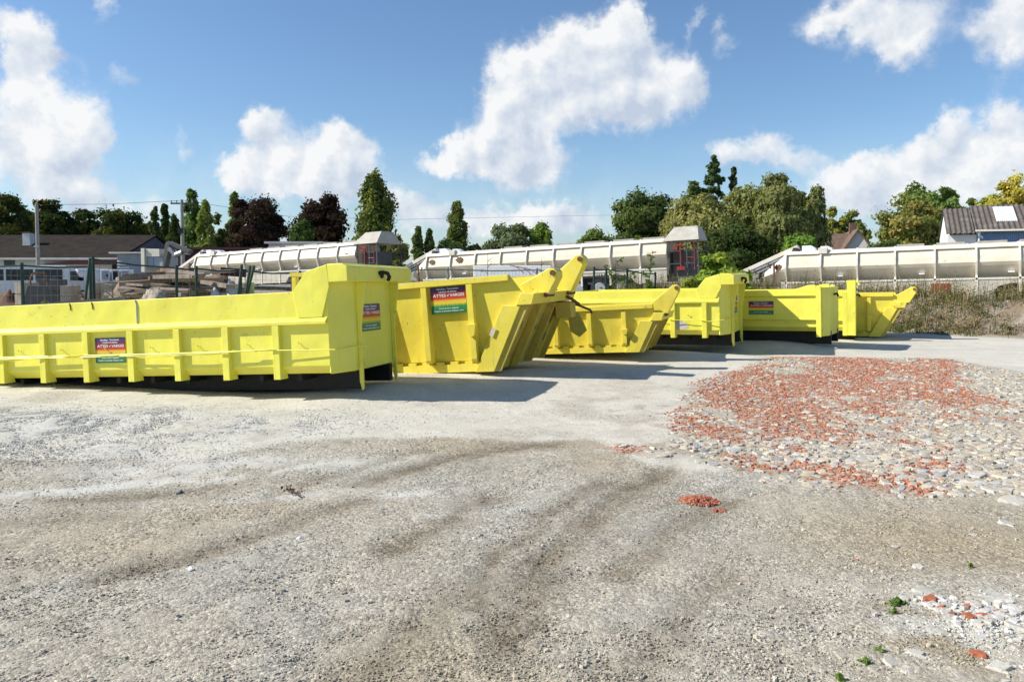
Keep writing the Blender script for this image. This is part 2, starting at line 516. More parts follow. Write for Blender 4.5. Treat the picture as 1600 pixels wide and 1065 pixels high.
M['glass'] = plain_mat('dark_window_glass', (0.03, 0.045, 0.055), 0.3, 3, 0.12, 0.0)
M['wall_white'] = plain_mat('white_render', (0.66, 0.66, 0.64), 0.07, 1.2, 0.9, 0.2, 20, dirt=(0.4, 0.38, 0.34), dirt_amt=0.25)
M['roof_dark'] = plain_mat('dark_slate_roof', (0.034, 0.029, 0.025), 0.3, 1.5, 1.0, 0.4, 14, dirt=(0.055, 0.045, 0.034), spec=0.03)
M['gable_shade'] = plain_mat('gable_shade_blue', (0.12, 0.125, 0.155), 0.15, 2, 0.8)  # blue-grey of the gable's shaded side put into its colour
M['maroon'] = plain_mat('maroon_sheet', (0.085, 0.022, 0.028), 0.2, 2, 0.6)
M['corr_grey'] = plain_mat('grey_corrugated_sheet', (0.33, 0.36, 0.40), 0.15, 2, 0.5)
M['fibro'] = plain_mat('mossy_fibre_cement', (0.110, 0.092, 0.080), 0.3, 3, 0.95, 0.4, 30, dirt=(0.26, 0.25, 0.21), dirt_amt=0.45)
M['blue_clad'] = plain_mat('blue_cladding', (0.22, 0.32, 0.50), 0.12, 2, 0.6)
M['tile'] = plain_mat('brown_tile_roof', (0.145, 0.095, 0.07), 0.35, 3, 0.9, 0.5, 30)
M['pole'] = plain_mat('concrete_pole', (0.26, 0.25, 0.23), 0.15, 4, 0.9)
M['bark'] = plain_mat('bark', (0.085, 0.065, 0.05), 0.4, 6, 0.95, 0.6, 18)
M['leaf'] = col_mat('leaves', trans=0.30)
M['weed'] = col_mat('weed_blades', trans=0.25)
M['stone'] = col_mat('stones', 0.9, 0.35, 120.0, speck=0.18)
M['lettering'] = plain_mat('white_lettering', (0.82, 0.82, 0.82), 0.03, 3, 0.5, 0)
M['ink'] = plain_mat('black_lettering', (0.03, 0.03, 0.03), 0.1, 3, 0.5, 0)
M['ink_green'] = plain_mat('green_lettering', (0.02, 0.13, 0.07), 0.1, 3, 0.5, 0)
M['primer'] = plain_mat('grey_primer', (0.55, 0.53, 0.50), 0.12, 6, 0.7, 0)
M['lime'] = plain_mat('lime_crate', (0.42, 0.47, 0.16), 0.2, 6, 0.6)
M['tarp'] = plain_mat('pale_blue_tarpaulin', (0.48, 0.52, 0.58), 0.1, 6, 0.5, 0.5, 9)


def sign_mat():
    m, t = new_mat('printed_banner')
    g = t.node('ShaderNodeTexCoord').outputs['Generated']
    s = t.node('ShaderNodeSeparateXYZ', {0: g})
    flame = t.math('MULTIPLY', t.math('SUBTRACT', t.noise(t.vmath('MULTIPLY', g, (18.0, 18.0, 3.0)), 1.0, 3.0), 0.5), 0.14)
    z = s.outputs[2]
    inzone = t.math('MULTIPLY', t.smooth(z, 0.20, 0.30), t.smooth(z, 0.50, 0.40))
    zz = t.math('ADD', z, t.math('MULTIPLY', flame, inzone))
    c = t.ramp(zz, [(0.0, (0.010, 0.13, 0.05)), (0.27, (0.020, 0.22, 0.07)), (0.33, (0.30, 0.40, 0.05)), (0.38, (0.72, 0.55, 0.04)), (0.48, (0.75, 0.42, 0.03)),
                    (0.54, (0.52, 0.05, 0.02)), (0.70, (0.34, 0.018, 0.025)), (0.80, (0.14, 0.018, 0.05)), (0.88, (0.055, 0.025, 0.14)), (1.0, (0.03, 0.025, 0.10))])
    finish(t, c, 0.45)
    return m


M['sign'] = sign_mat()


def ground_mat():
    m, t = new_mat('gravel_yard')
    pos = t.node('ShaderNodeNewGeometry').outputs['Position']
    c = t.node('ShaderNodeAttribute', attribute_name='Col').outputs['Color']
    v1 = t.node('ShaderNodeTexVoronoi', {'Vector': pos, 'Scale': 46.0, 'Randomness': 1.0})
    v2 = t.node('ShaderNodeTexVoronoi', {'Vector': pos, 'Scale': 115.0, 'Randomness': 1.0})
    dirty = t.noise(pos, 1.3, 6.0, 0.65)
    grain = t.ramp(t.node('ShaderNodeSeparateColor', {0: v1.outputs['Color']}).outputs[0], [(0.0, 0.62), (0.5, 0.98), (1.0, 1.36)])
    grain2 = t.ramp(t.node('ShaderNodeSeparateColor', {0: v2.outputs['Color']}).outputs[1], [(0.0, 0.62), (0.5, 1.0), (1.0, 1.36)])
    amt = t.smooth(t.noise(pos, 2.1, 5.0, 0.6), 0.30, 0.62)
    fines = t.smooth(t.node('ShaderNodeSeparateColor', {0: c}).outputs[1], 0.37, 0.46)      # pale dust is finer than the gravel
    gr = t.math('SUBTRACT', 1.0, t.math('MULTIPLY', fines, 0.62))
    c1 = t.mix(t.math('MULTIPLY', gr, t.math('ADD', 0.25, t.math('MULTIPLY', amt, 0.65))), c, t.mix(1.0, c, grain, 'MULTIPLY'))
    c1 = t.mix(t.math('MULTIPLY', gr, 0.75), c1, t.mix(1.0, c1, grain2, 'MULTIPLY'))
    c1 = t.mix(1.0, c1, t.ramp(dirty, [(0.25, 0.86), (0.75, 1.12)]), 'MULTIPLY')
    h = t.math('ADD', t.math('MULTIPLY', t.math('SUBTRACT', 0.6, v1.outputs['Distance']), t.math('ADD', 0.25, amt)), t.math('MULTIPLY', v2.outputs['Distance'], -0.45))
    h = t.math('ADD', h, t.math('MULTIPLY', t.noise(pos, 150.0, 3.0, 0.6), 0.35))
    finish(t, c1, 0.95, t.math('MULTIPLY', h, gr), 0.55, 0.010, spec=0.1)
    return m


M['ground'] = ground_mat()

# ------------------------------------------------------------------ ground
def pale_amt(x, y):
    wob = (fbm(x * 0.9, y * 0.9, 55, 4) - 0.5) * 1.5 + (fbm(x * 4.0, y * 4.0, 56, 3) - 0.5) * 0.5
    edge = np.where(x < -2.4, 6.95, np.where(x < 0.9, 7.75, 6.6))
    edge = 6.95 + (7.75 - 6.95) * sstep(x, -3.0, -1.8) + (6.7 - 7.75) * sstep(x, 0.7, 1.5)
    return sstep(y + wob * 0.40 - edge, -0.12, 0.12)


def brickness(x, y):
    n = fbm(x * 1.25 + 3, y * .8, 71, 5, .62); b = .10 * np.clip((y - 7.3) / 2.0, -1.3, 1.0) + .12 * gauss(x, y, 2.0, 8.4, 1.0, .9) - .30 * sstep(x / np.maximum(y, 1), .555, .64)
    return .80 * sstep(n + b - .10 * sstep(x, 5, 7.5) * sstep(y, 12, 8), .43, .57)


def ground_col(x, y):
    C = np.empty(x.shape + (3,))
    n1 = fbm(x * 1.1, y * 1.1, 20, 5); n2 = fbm(x * 0.4, y * 0.4, 21, 3); n3 = fbm(x * 5.5, y * 5.5, 22, 3)
    base = np.array((0.380, 0.345, 0.275)); greyish = np.array((0.384, 0.358, 0.300)); tan = np.array((0.345, 0.282, 0.188))
    pale = np.array((0.545, 0.512, 0.430)); white = np.array((0.525, 0.507, 0.450)); dark = np.array((0.190, 0.156, 0.108)); brick = np.array((0.37, 0.17, 0.105))
    C[:] = base
    def blend(c, a):
        a = np.clip(a, 0, 1)[..., None]
        C[:] = C * (1 - a) + c * a
    blend(greyish, sstep(n1, 0.45, 0.62) * 0.8)
    gx, gy = onground(1250, 850); blend(greyish, gauss(x, y, gx, gy, 1.1, 1.3) * sstep(n1, 0.35, 0.6))
    blend(tan, sstep(n2, 0.50, 0.68) * 0.5)
    gx, gy = onground(1480, 850); blend(tan, gauss(x, y, gx, gy, 1.1, 0.95) * 0.9 * sstep(n1, 0.3, 0.5))
    gx, gy = onground(1480, 1000); blend(tan, gauss(x, y, gx, gy, 0.5, 0.4) * 0.7)
    blend(tan * np.array((1.0, 1.04, 1.12)), gauss(x, y, -1.0, 7.4, 2.0, 0.55) * 0.75)
    p = pale_amt(x, y)
    blend(pale, p)
    # coarse white gravel on the left, smooth cream fines in the middle, duller far yard
    wl = gauss(x, y, -5.2, 8.4, 2.6, 1.6) * sstep(n1, 0.30, 0.55)
    blend(white, wl)
    blend(greyish * 1.05, gauss(x, y, -5.0, 9.0, 2.5, 1.0) * sstep(n3, 0.45, 0.62) * 0.6)
    blend(white, p * sstep(x, 5, 9) * sstep(n1, 0.4, 0.55) * 0.5)
    blend(base * 0.93, p * sstep(n3, 0.58, 0.74) * 0.22)
    blend(base, p * sstep(n1, 0.60, 0.74) * 0.5 * sstep(x, 4.5, 2))
    for px, py, rx, ry in ((310, 722, 1.1, 0.22), (90, 762, 0.9, 0.14), (250, 748, 0.7, 0.16), (440, 770, 0.45, 0.12), (640, 770, 0.5, 0.1), (520, 725, 0.8, 0.2), (915, 702, 0.5, 0.12), (1560, 965, 0.75, 0.42), (700, 800, 0.6, 0.1), (1330, 735, 1, .3)):
        gx, gy = onground(px, py)
        blend(white * 0.97, gauss(x, y, gx, gy, rx, ry, 0.25) * sstep(n3 + n1, 0.75, 1.05) * 0.95)
    rd = in_poly_dist(x, y, RUBBLE)
    blend(np.array((0.36, 0.305, 0.225)), sstep(rd + (n3 - 0.5) * 0.5, -0.15, 0.2) * (.45 + .5 * n1))
    blend(brick, sstep(rd + (n3 - 0.5) * 0.5, -0.1, 0.3) * brickness(x, y) * (.35 + .6 * n3))
    blend(np.array((0.30, 0.21, 0.16)), sstep(n3, 0.5, 0.7) * 0.35 * gauss(x, y, 2.2, 9.5, 2.0, 2.2))
    blend(dark, track_amt(x, y) * 0.92)
    # bank: soil
    bd, _ = seg_dist(x, y, BERM)
    soil = np.array((0.205, 0.160, 0.112))
    blend(soil, sstep(bd, 2.6, 1.7)); blend(np.array((0.32, 0.29, 0.25)), sstep(bd, 2.4, 1.6) * sstep(n3, 0.52, 0.62) * 0.7)
    far = sstep(y, 23, 30)
    blend(np.array((0.20, 0.18, 0.14)), far * 0.8)
    C *= (0.92 + 0.16 * n3)[..., None]
    return C


def build_ground():
    def axis(parts):
        out = []
        for a, b, s in parts:
            out.append(np.arange(a, b, s))
        return np.concatenate(out + [np.array([parts[-1][1]])])
    xs = axis([(-900, -60, 60), (-60, -20, 2.0), (-20, -9, 0.3), (-9, -5, 0.06), (-5, 5, 0.030), (5, 10, 0.05), (10, 20, 0.25), (20, 60, 2.0), (60, 900, 60)])
    ys = axis([(-60, -5, 5.0), (-5, 2.4, 0.3), (2.4, 8.5, 0.027), (8.5, 14, 0.055), (14, 28, 0.14), (28, 60, 1.0), (60, 200, 10.0), (200, 1800, 100.0)])
    X, Y = np.meshgrid(xs, ys)
    Z = ground_z(X, Y)
    near = sstep(Y, 16, 9) * sstep(Y, 0, 2)
    pl = pale_amt(X, Y)
    rough = (0.45 + 0.9 * sstep(fbm(X * 0.9, Y * 0.9, 61, 3), 0.4, 0.65)) * (1 - 0.45 * pl)
    wl = gauss(X, Y, -5.2, 8.4, 2.6, 1.6)
    rough = np.maximum(rough, wl * 2.2)
    Z = Z + near * rough * ((fbm(X * 11, Y * 11, 62, 4, 0.6) - 0.5) * 0.020 + (fbm(X * 2.3, Y * 2.3, 63, 2) - 0.5) * 0.010)
    # tyre tread prints inside the strongest track and on the white gravel
    d, al = seg_dist(X, Y, [onground(760, 985), onground(830, 905), onground(900, 832)])
    Z = Z - near * 0.013 * np.exp(-(d / 0.13) ** 4) * (0.5 + 0.5 * np.sin(al * 2 * math.pi / 0.055 + 10 * d)) * sstep(fbm(X * 2, Y * 2, 64, 2), 0.3, 0.55)
    d, al = seg_dist(X, Y, [(-4.6, 7.2), (-4.2, 8.3), (-4.1, 9.2)])
    Z = Z - 0.02 * np.exp(-(d / 0.32) ** 4) * (0.5 + 0.5 * np.sin(al * 2 * math.pi / 0.09))
    nx, ny = len(xs), len(ys)
    V = np.stack([X, Y, Z], -1).reshape(-1, 3)
    C = ground_col(X, Y).reshape(-1, 3)
    i = np.arange(nx * ny).reshape(ny, nx)
    Fc = np.stack([i[:-1, :-1], i[:-1, 1:], i[1:, 1:], i[1:, :-1]], -1).reshape(-1, 4)
    me = fast_mesh('ground', V, Fc, C, smooth=True)
    o = link('ground', me, M['ground'])
    tag(o, kind='structure')


build_ground()

# ------------------------------------------------------------------ signs with lettering
def text_mesh(body, size, align='CENTER', extrude=0.0015, bold=0.0):
    cu = bpy.data.curves.new('lettering', 'FONT')
    cu.body = body; cu.size = size; cu.align_x = align; cu.align_y = 'CENTER'; cu.extrude = extrude; cu.offset = bold
    o = bpy.data.objects.new('lettering', cu); COL.objects.link(o)
    bpy.context.view_layer.update()
    dg = bpy.context.evaluated_depsgraph_get()
    me = bpy.data.meshes.new_from_object(o.evaluated_get(dg))
    bpy.data.objects.remove(o); bpy.data.curves.remove(cu)
    return me


def fit_text(me, w, h):
    co = np.empty(len(me.vertices) * 3, np.float32); me.vertices.foreach_get('co', co); co = co.reshape(-1, 3)
    lo, hi = co.min(0), co.max(0)
    co[:, 0] = (co[:, 0] - (lo[0] + hi[0]) / 2) * w / (hi[0] - lo[0])
    co[:, 1] = (co[:, 1] - (lo[1] + hi[1]) / 2) * h / (hi[1] - lo[1])
    me.vertices.foreach_set('co', co.ravel())
    return me


LINES = [("Démolition - Terrassement", 0.92, 0.07, 0.62), ("Location de bennes", 0.82, 0.065, 0.50), ("ATTES", 0.675, 0.105, 0.36), ("VARGES", 0.675, 0.105, 0.40),
         ("Vente de terre végétale", 0.19, 0.065, 0.56), ("Création et entretien d'espaces verts", 0.09, 0.065, 0.84)]


def banner(parent, w, h, M4):
    """printed banner in the local xz plane, facing -y, transformed by M4 in the parent's space"""
    p = MB().box(-w / 2, w / 2, -0.004, 0.0, -h / 2, h / 2).build('sign', M['sign'], parent)
    p.matrix_local = M4
    vs = []; fs = []
    for s, zc, hh, ww in LINES:
        me = fit_text(text_mesh(s, 0.1, bold=0.0005), ww * w, hh * h)
        cx = {"ATTES": -0.24, "VARGES": 0.26}.get(s, 0.0) * w
        co = np.empty(len(me.vertices) * 3, np.float32); me.vertices.foreach_get('co', co); co = co.reshape(-1, 3)
        b = len(vs)
        vs += [(q[0] + cx, -0.0065 - q[2], q[1] + (zc - 0.5) * h) for q in co]
        fs += [tuple(i + b for i in f.vertices) for f in me.polygons]
        bpy.data.meshes.remove(me)
    b = len(vs)                               # the small white tick between the two words
    for q in ((-0.035, 0.71), (0.0, 0.63), (0.045, 0.74), (0.0, 0.67)):
        vs.append((q[0] * w, -0.0075, (q[1] - 0.5) * h))
    fs.append((b, b + 1, b + 2, b + 3))
    me = bpy.data.meshes.new('lettering'); me.from_pydata(vs, [], fs); me.update()
    link('lettering', me, M['lettering'], p)
    return p


def T3(x, y, z, rz=0.0, rx=0.0):
    return Matrix.Translation((x, y, z)) @ Matrix.Rotation(rz, 4, 'Z') @ Matrix.Rotation(rx, 4, 'X')


# ------------------------------------------------------------------ hook-lift skips
def hooklift(label, pose, L, W, Hr, T, rib_xs, mat, xo=0.0, seed=1, front_sign=True, side_sign=None, primer=None, strap=True):
    """local frame: x to the front (hook) end, y to the far side, z up; x=0 is the body's near front corner"""
    rnd = random.Random(seed)
    X, Y, Z, yaw, tilt, roll = pose
    Rm = Euler((RAD(roll), RAD(-tilt), RAD(yaw))).to_matrix()
    off = Rm @ Vector((xo, 0, 0))
    r = thing('roll_off_skip', label, 'skip', (X + off.x, Y + off.y, Z + off.z), (RAD(roll), RAD(-tilt), RAD(yaw)), 'yellow skips parked in a row')
    th = 0.03
    b = MB()
    out = [(0, T), (0, .17), (.12, .06), (W - .12, .06), (W, .17), (W, T)]
    inn = [(W - th, T), (W - th, .18), (W - .135, .06 + th), (.135, .06 + th), (th, .18), (th, T)]
    b.prism(out + inn, 0, -L, -0.12)
    b.box(-L - 0.03, -L - 0.001, 0.0, W, .06, T)
    plan_o = [(-.12, 0), (.05, .42), (.05, W - .42), (-.12, W)]
    plan_i = [(-.15, W - .03), (.02, W - .43), (.02, .43), (-.15, .03)]
    n = 4
    b.prism([plan_o[0], plan_o[1], plan_i[2], plan_i[3]], 2, .07, T + .12)
    b.prism([plan_o[1], plan_o[2], plan_i[1], plan_i[2]], 2, .071, T + .12)
    b.prism([plan_o[2], plan_o[3], plan_i[0], plan_i[1]], 2, .07, T + .12)
    b.prism([(-.15, .04), (.02, .43), (.02, W - .43), (-.15, W - .04)], 2, .055, .085)
    b.build('body', mat, r, 0.008)
    for side in (0, 1):
        def yy(v):
            return v if side == 0 else W - v
        pr = [(yy(0.003), Hr), (yy(-.06), Hr), (yy(-.06), Hr + .045), (yy(0.003), Hr + .10)]
        MB().prism(pr, 0, -L, -0.13).build('side_rail', mat, r, 0.006)
        for x in rib_xs:
            m = MB()
            a, c = sorted((yy(-.06), yy(.004)))
            m.prism([(yy(-.06), 0.0), (yy(.13), 0.0), (yy(.115), .07), (yy(.004), .168), (yy(.004), Hr - .002), (yy(-.06), Hr - .002)], 0, x - .052, x + .052)
            m.build('rib', mat, r, 0.006)
        g = [(-.56, Hr + .09), (-.62, T + .004), (-.42, T + .26), (-.10, T + .34), (-.075, T + .05), (-.20, Hr + .09)]
        a, c = sorted((yy(-.022), yy(.012)))
        MB().prism(g, 1, a, c).build('gusset', mat, r, 0.006)
        if side == 0:
            for x in rib_xs:
                m = MB().tube([(x + .33, -.001, Hr * .66), (x + .33, -.04, Hr * .655), (x + .335, -.045, Hr * .70)], .007, 6)
                m.build('tarp_hook', mat, r)
    hb = MB()
    hb.prism([(-.10, T + .10), (.20, T + .10), (.20, T + .30), (.12, T + .345), (-.10, T + .345)], 1, -.02, W + .02)
    hb.build('head_beam', mat, r, 0.012)
    for y0 in (W / 2 - .56, W / 2 + .53):
        MB().prism([(.052, -.10), (.085, -.22), (.11, -.20), (.11, T - .50), (.185, T + .02), (.195, T + .098), (-.0, T + .098), (.052, T - .35)], 1, y0, y0 + .032).build('front_post', mat, r, 0.004)
    hk = MB().tube([(.19, W / 2 - .12, T + .22), (.25, W / 2 - .08, T + .235), (.28, W / 2 - .0, T + .22), (.285, W / 2 + .05, T + .17), (.25, W / 2 + .07, T + .12)], .028, 10)
    hk.cyl((.205, W / 2 - .04, T + .20), 0, .05, .03, 14)
    hk.build('hook_bar', M['black'], r, 0.004)
    for y0 in (W / 2 - .53, W / 2 + .43):
        MB().box(-L + .1, .04, y0, y0 + .10, -.20, .054).build('underframe_rail', M['black'], r)  # underframe coloured black to stand for the shade under the skip
    for k in range(int(L / .6)):
        MB().box(-L + .3 + k * .6, -L + .36 + k * .6, .14, W - .14, -.04, .05).build('crossmember', M['black'], r)
    for x0 in (-L + .35,):
        for y0 in (W / 2 - .66, W / 2 + .56):
            MB().cyl((x0, y0 + .05, -.11), 1, .09, .10).build('roller', M['black'], r)
    if strap:
        pts = []
        prev = None
        xs = [-L] + list(rib_xs) + [-.1]
        for i, (xa, xb) in enumerate(zip(xs[:-1], xs[1:])):
            for k in range(6):
                u = k / 6
                pts.append((xa + (xb - xa) * u, -.075 - .01 * math.sin(u * 9 + i), Hr * .53 + .03 * math.sin(i * 1.7) - .07 * u * (1 - u) * rnd.uniform(.3, 1.2)))
        pts += [(-.02, -.04, Hr * .53), (.03, .35, Hr * .54), (.20, W / 2 - .56, Hr * .54)]
        MB().tube(pts, .0075, 5).build('tie_strap', mat, r)
    if side_sign:
        x, z, w, h = side_sign
        banner(r, w, h, T3(x, -0.006, z))
    if front_sign:
        banner(r, .62, .38, T3(.056, W / 2 - .155, T * .66, RAD(90)))
    if primer:
        x, z = primer
        k = 26
        poly = []
        for i in range(k):
            a = 2 * math.pi * i / k
            rr = .13 + rnd.uniform(-.03, .03)
            poly.append((x + math.cos(a) * rr * 1.35, max(.185, z + math.sin(a) * rr)))
        MB().prism(poly, 1, -.003, .001).build('primer_patch', M['primer'], r)
    return r


ribsA = [-.892 - .79 * k for k in range(8)]
skip_a = hooklift('long low skip with eight ribs, its hook end raised, nearest the camera', (-3.131, 10.306, .257, -15.79, 2.91, -1.0), 7.0, 2.06, .725, 1.167, ribsA, M['lemon'], xo=.892, seed=3,
                  side_sign=(-.892 - 2.76, .455, .53, .36))
for k, x in enumerate((-4.35, -3.95, -3.18)):
    pts = [(x, -.004, 1.16), (x + .02, -.006, 1.10), (x + .015, -.004, 1.06 if k < 2 else .83)]
    MB().tube(pts, .008 if k < 2 else .012, 5).build('scrape_mark', M['primer'] if k == 2 else M['rust'], skip_a)
S = .885
ribsD = [-1.146 - .70, -1.146, -1.146 + .70]
skip_d = hooklift('short ribbed skip with a grey primer patch low on its side', (3.623, 17.171, .234, -25.94, 1.51, 0.3), 3.6, 1.95, .775, 1.06, ribsD, M['lemon'], xo=1.146, seed=5, primer=(-.99, .25))


def smooth_skip(label, pose, L, W, T, mat, scale=1.0, sign=None, post_top=0.1, group='yellow skips parked in a row', rise=True, ribs=()):
    X, Y, Z, yaw, tilt, roll = pose
    r = thing('roll_off_skip', label, 'skip', (X, Y, Z), (RAD(roll), RAD(-tilt), RAD(yaw)), group)
    r.scale = (scale,) * 3
    th = .03
    b = MB()
    out = [(0, T), (0, .33), (.05, .29), (.05, .12), (.18, 0), (W - .18, 0), (W - .05, .12), (W - .05, .29), (W, .33), (W, T)]
    inn = [(W - th, T), (W - th, .345), (W - .08, .30), (W - .08, .13), (W - .19, th), (.19, th), (.08, .13), (.08, .30), (th, .345), (th, T)]
    b.prism(out + inn, 0, -L, -.06)
    b.box(-L - .03, -L - .001, 0, W, .02, T)
    b.box(-.059, -.03, 0.002, W - .002, 0.02, T)
    b.build('body', mat, r, .006)
    for side in (0, 1):
        yy = (lambda v: v) if side == 0 else (lambda v: W - v)
        MB().prism([(yy(.034), T + .003), (yy(-.055), T + .003), (yy(-.055), T - .15), (yy(-.002), T - .18), (yy(-.002), T - .002), (yy(.034), T - .002)], 0, -L, -.13).build('rim_beam', mat, r, .006)
        MB().prism([(yy(.002), .36), (yy(-.04), .34), (yy(-.04), .31), (yy(.048), .285), (yy(.048), .30), (yy(.002), .33)], 0, -L, -.13).build('side_ledge', mat, r, .005)
        if rise:
            a, c = sorted((yy(-.035), yy(.02)))
            MB().prism([(-.75, T + .004), (-.14, T + .004), (-.14, T + .13), (-.30, T + .13)], 1, a, c).build('gusset', mat, r, .005)
        for x in ribs:
            a, c = sorted((yy(-.05), yy(.001)))
            MB().box(x - .05, x + .05, a, c, .37, T - .18).build('rib', mat, r, .005)
        a, c = sorted((yy(-.06), yy(.0)))
        MB().box(-.128, .0, a, c, -.14, T + post_top).build('corner_post', mat, r, .008)
    m = MB().prism([(-.029, .001), (.02, .001), (.14, .30), (.14, W - .30), (.02, W - .001), (-.029, W - .001)], 2, -.12, T + post_top - .04)
    m.build('front_wall', mat, r, .012)
    for y0 in (W / 2 - .55, W / 2 + .47):
        MB().box(-L + .05, .15, y0, y0 + .08, -.36, -.001).build('underframe_rail', M['black'], r)  # black colour stands for the shade beneath the body
    hk = MB().tube([(.13, W / 2, T - .15), (.22, W / 2, T - .12), (.25, W / 2, T - .2)], .03, 8)
    hk.build('hook_bar', M['black'], r)
    if sign:
        x, z, w, h = sign
        banner(r, w, h, T3(x, -.008, z))
    return r


pe = at(1284, 527, 17.64)
skip_e = smooth_skip('smooth sided skip with a printed banner and a full height front corner post', (pe.x, pe.y, pe.z + .13, -32, 1.6, 0), 2.9, 2.0, 1.10, M['lemon'], scale=.88,
                     sign=(-1.55, .63, .66, .36))
pg = at(1324, 524, 20.6)
skip_g = smooth_skip('skip almost hidden behind its neighbour, only its tall front post showing', (pg.x, pg.y, pg.z + .12, -30, 1.2, 0), 2.0, 2.0, 1.22, M['lemon'], scale=.88, post_top=-.02, rise=False, ribs=(-.5, -1.2))
MB().box(-.01, .24, -.055, .06, -.13, 1.55).build('front_mast', M['lemon'], skip_g, .008)
MB().tube([(.1, .0, 1.48), (.3, .0, 1.50), (.34, .0, 1.40)], .05, 8).build('mast_hook', M['lemon'], skip_g)


# ------------------------------------------------------------------ tipping skips with a sloping tail and lifting ears
def slope_skip(label, pose, L, W, H, T, mat, ribs, ears, k=1.0, sign=None, far_ear_up=0.0, latch=False, brackets=(), sl=0.47):
    """local frame: x to the sloping tail; tail foot at x=1.1, z=-.17; first rib at x=0"""
    X, Y, Z, yaw, tilt, roll = pose
    r = thing('tipping_skip', label, 'skip', (X * k, Y * k, CAMZ + (Z - CAMZ) * k), (RAD(roll), RAD(-tilt), RAD(yaw)), 'yellow skips parked in a row')
    r.scale = (k, k, k)
    th = .025
    FL = .11                          # the side walls lean out: their foot sits this far inside the rim
    xf = 1.08
    lz = H * .66                     # height of the tail lip
    xl = xf + sl * (lz + .17) / .95  # where the slope reaches the lip
    xw = 1.45                        # end of the top rail
    side = [(-L, 0), (xf + .06, 0), (xl - .01, lz), (xl + .05, lz + .17), (xw, T - .002), (-L, T - .002)]
    b = MB()
    def wall(y0, y1, sg):
        n = len(side)
        f = lambda z: FL * (1 - z / T) * sg
        vs = [(x, y0 + f(z), z) for x, z in side] + [(x, y1 + f(z), z) for x, z in side]
        fs = [tuple(range(n)), tuple(range(2 * n - 1, n - 1, -1))] + [((i + 1) % n, i, i + n, (i + 1) % n + n) for i in range(n)]
        b.add(vs, fs)
    wall(0, th, 1); wall(W - th, W, -1)
    b.box(-L, xf - .01, th + FL, W - th - FL, -.16, .03)
    b.box(-L - .03, -L - .001, 0, W, 0, T)
    b.build('body', mat, r, .005)
    MB().prism([(xf + .02, .0), (xf + .06, .0), (xl, lz), (xl - .04, lz)], 1, th + .002, W - th - .002).build('tail_plate', M['tail_shade'], r)
    for s in (0, 1):
        yy = (lambda v: v) if s == 0 else (lambda v: W - v)
        MB().prism([(yy(.03), T + .004), (yy(-.065), T + .004), (yy(-.065), T - .085), (yy(-.001), T - .10), (yy(-.001), T - .003), (yy(.03), T - .003)], 0, -L, xw).build('top_rail', mat, r, .005)
        for x in ribs:
            a, c = sorted((yy(-.06), yy(.04)))
            m = MB()
            m.prism([(yy(-.06), H - .03), (yy(.03), H - .03), (yy(.115), .02), (yy(.10), -.012), (yy(-.04), -.012), (yy(-.06), .04)], 0, x - .045, x + .055)
            m.build('rib', mat, r, .005)
        # base beam with slots cut into its upper edge
        a, c = sorted((yy(.05), yy(.10)))
        pl_ = [(xf - .125, -.168), (xf - .125, -.003)]
        x = xf - .25
        while x > -L + .2:
            pl_ += [(x, -.003), (x, -.045), (x - .12, -.045), (x - .12, -.003)]
            x -= .25
        pl_ += [(-L, -.003), (-L, -.168)]
        MB().prism(pl_, 1, a, c).build('base_beam', mat, r)
        a, c = sorted((yy(-.03), yy(.10)))
        MB().prism([(xf - .30, -.17), (xf + .02, -.17), (xl + .01, lz), (xl - .28, lz + .02)], 1, a, c).build('tail_side_channel', mat, r, .006)
        for x in brackets:
            a, c = sorted((yy(-.13), yy(-.061)))
            MB().prism([(x - .07, H * .47), (x + .10, H * .47), (x + .07, H * .33), (x + .0, H * .30)], 1, a, c).build('lug', mat, r, .004)
    # fins on the sloping tail
    n = 4
    for k in range(n):
        y = .0 + k * (W - .05) / (n - 1)
        MB().prism([(xf - .01, -.17), (xf + .12, -.17), (xl + .12, lz - .02), (xl - .005, lz)], 1, y, y + .045).build('tail_fin', M['tail_shade'], r, .004)
    MB().prism([(xf - .12, -.168), (xf - .011, -.168), (xf + .055, -.003), (xf - .12, -.003)], 1, .003, W - .003).build('tail_foot', M['tail_shade'], r, .004)
    MB().prism([(xl - .06, lz + .005), (xl + .20, lz + .005), (xl + .26, lz + .17), (xl + .03, lz + .19)], 1, -.045, W + .045).build('tail_lip', mat, r, .01)
    for (y0, up, wd) in ears:
        # ear: twin cheek plates with a pin through the tip
        bx, bz = xl - .02, lz + .10
        tx, tz = bx + .50 + up * .5, bz + .50 + up
        dx, dz = tx - bx, tz - bz
        ln = math.hypot(dx, dz); ux, uz = dx / ln, dz / ln
        nx, nz = -uz, ux
        e = MB()
        poly = [(bx - nx * .0, bz), (bx + .30, bz - .02), (tx - nx * .095, tz - nz * .095), (tx + ux * .06 - nx * .03, tz + uz * .06 - nz * .03), (tx + ux * .06 + nx * .04, tz + uz * .06 + nz * .04),
                (tx + nx * .10, tz + nz * .10), (bx - .12, bz + .22)]
        e.prism(poly, 1, y0, y0 + wd)
        ear = e.build('lifting_ear', mat, r, .012)
        MB().cyl((tx, y0 + wd / 2, tz), 1, .042, wd + .07, 14).build('ear_pin', M['rust'], ear)
        MB().cyl((bx + .14, y0 + wd / 2, bz + .05), 1, .045, wd + .10, 14).build('hinge_pin', mat, ear, .004)
        MB().cyl((bx + .30, y0 + wd / 2, bz + .03), 1, .035, wd + .06, 14).build('hinge_pin', M['rust'], ear, .004)
        MB().prism([(bx - .16, bz + .06), (bx + .16, bz + .06), (bx + .12, bz - .05), (bx - .12, bz - .05)], 1, y0 - .05, y0 - .002).build('ear_bracket', mat, ear, .006)
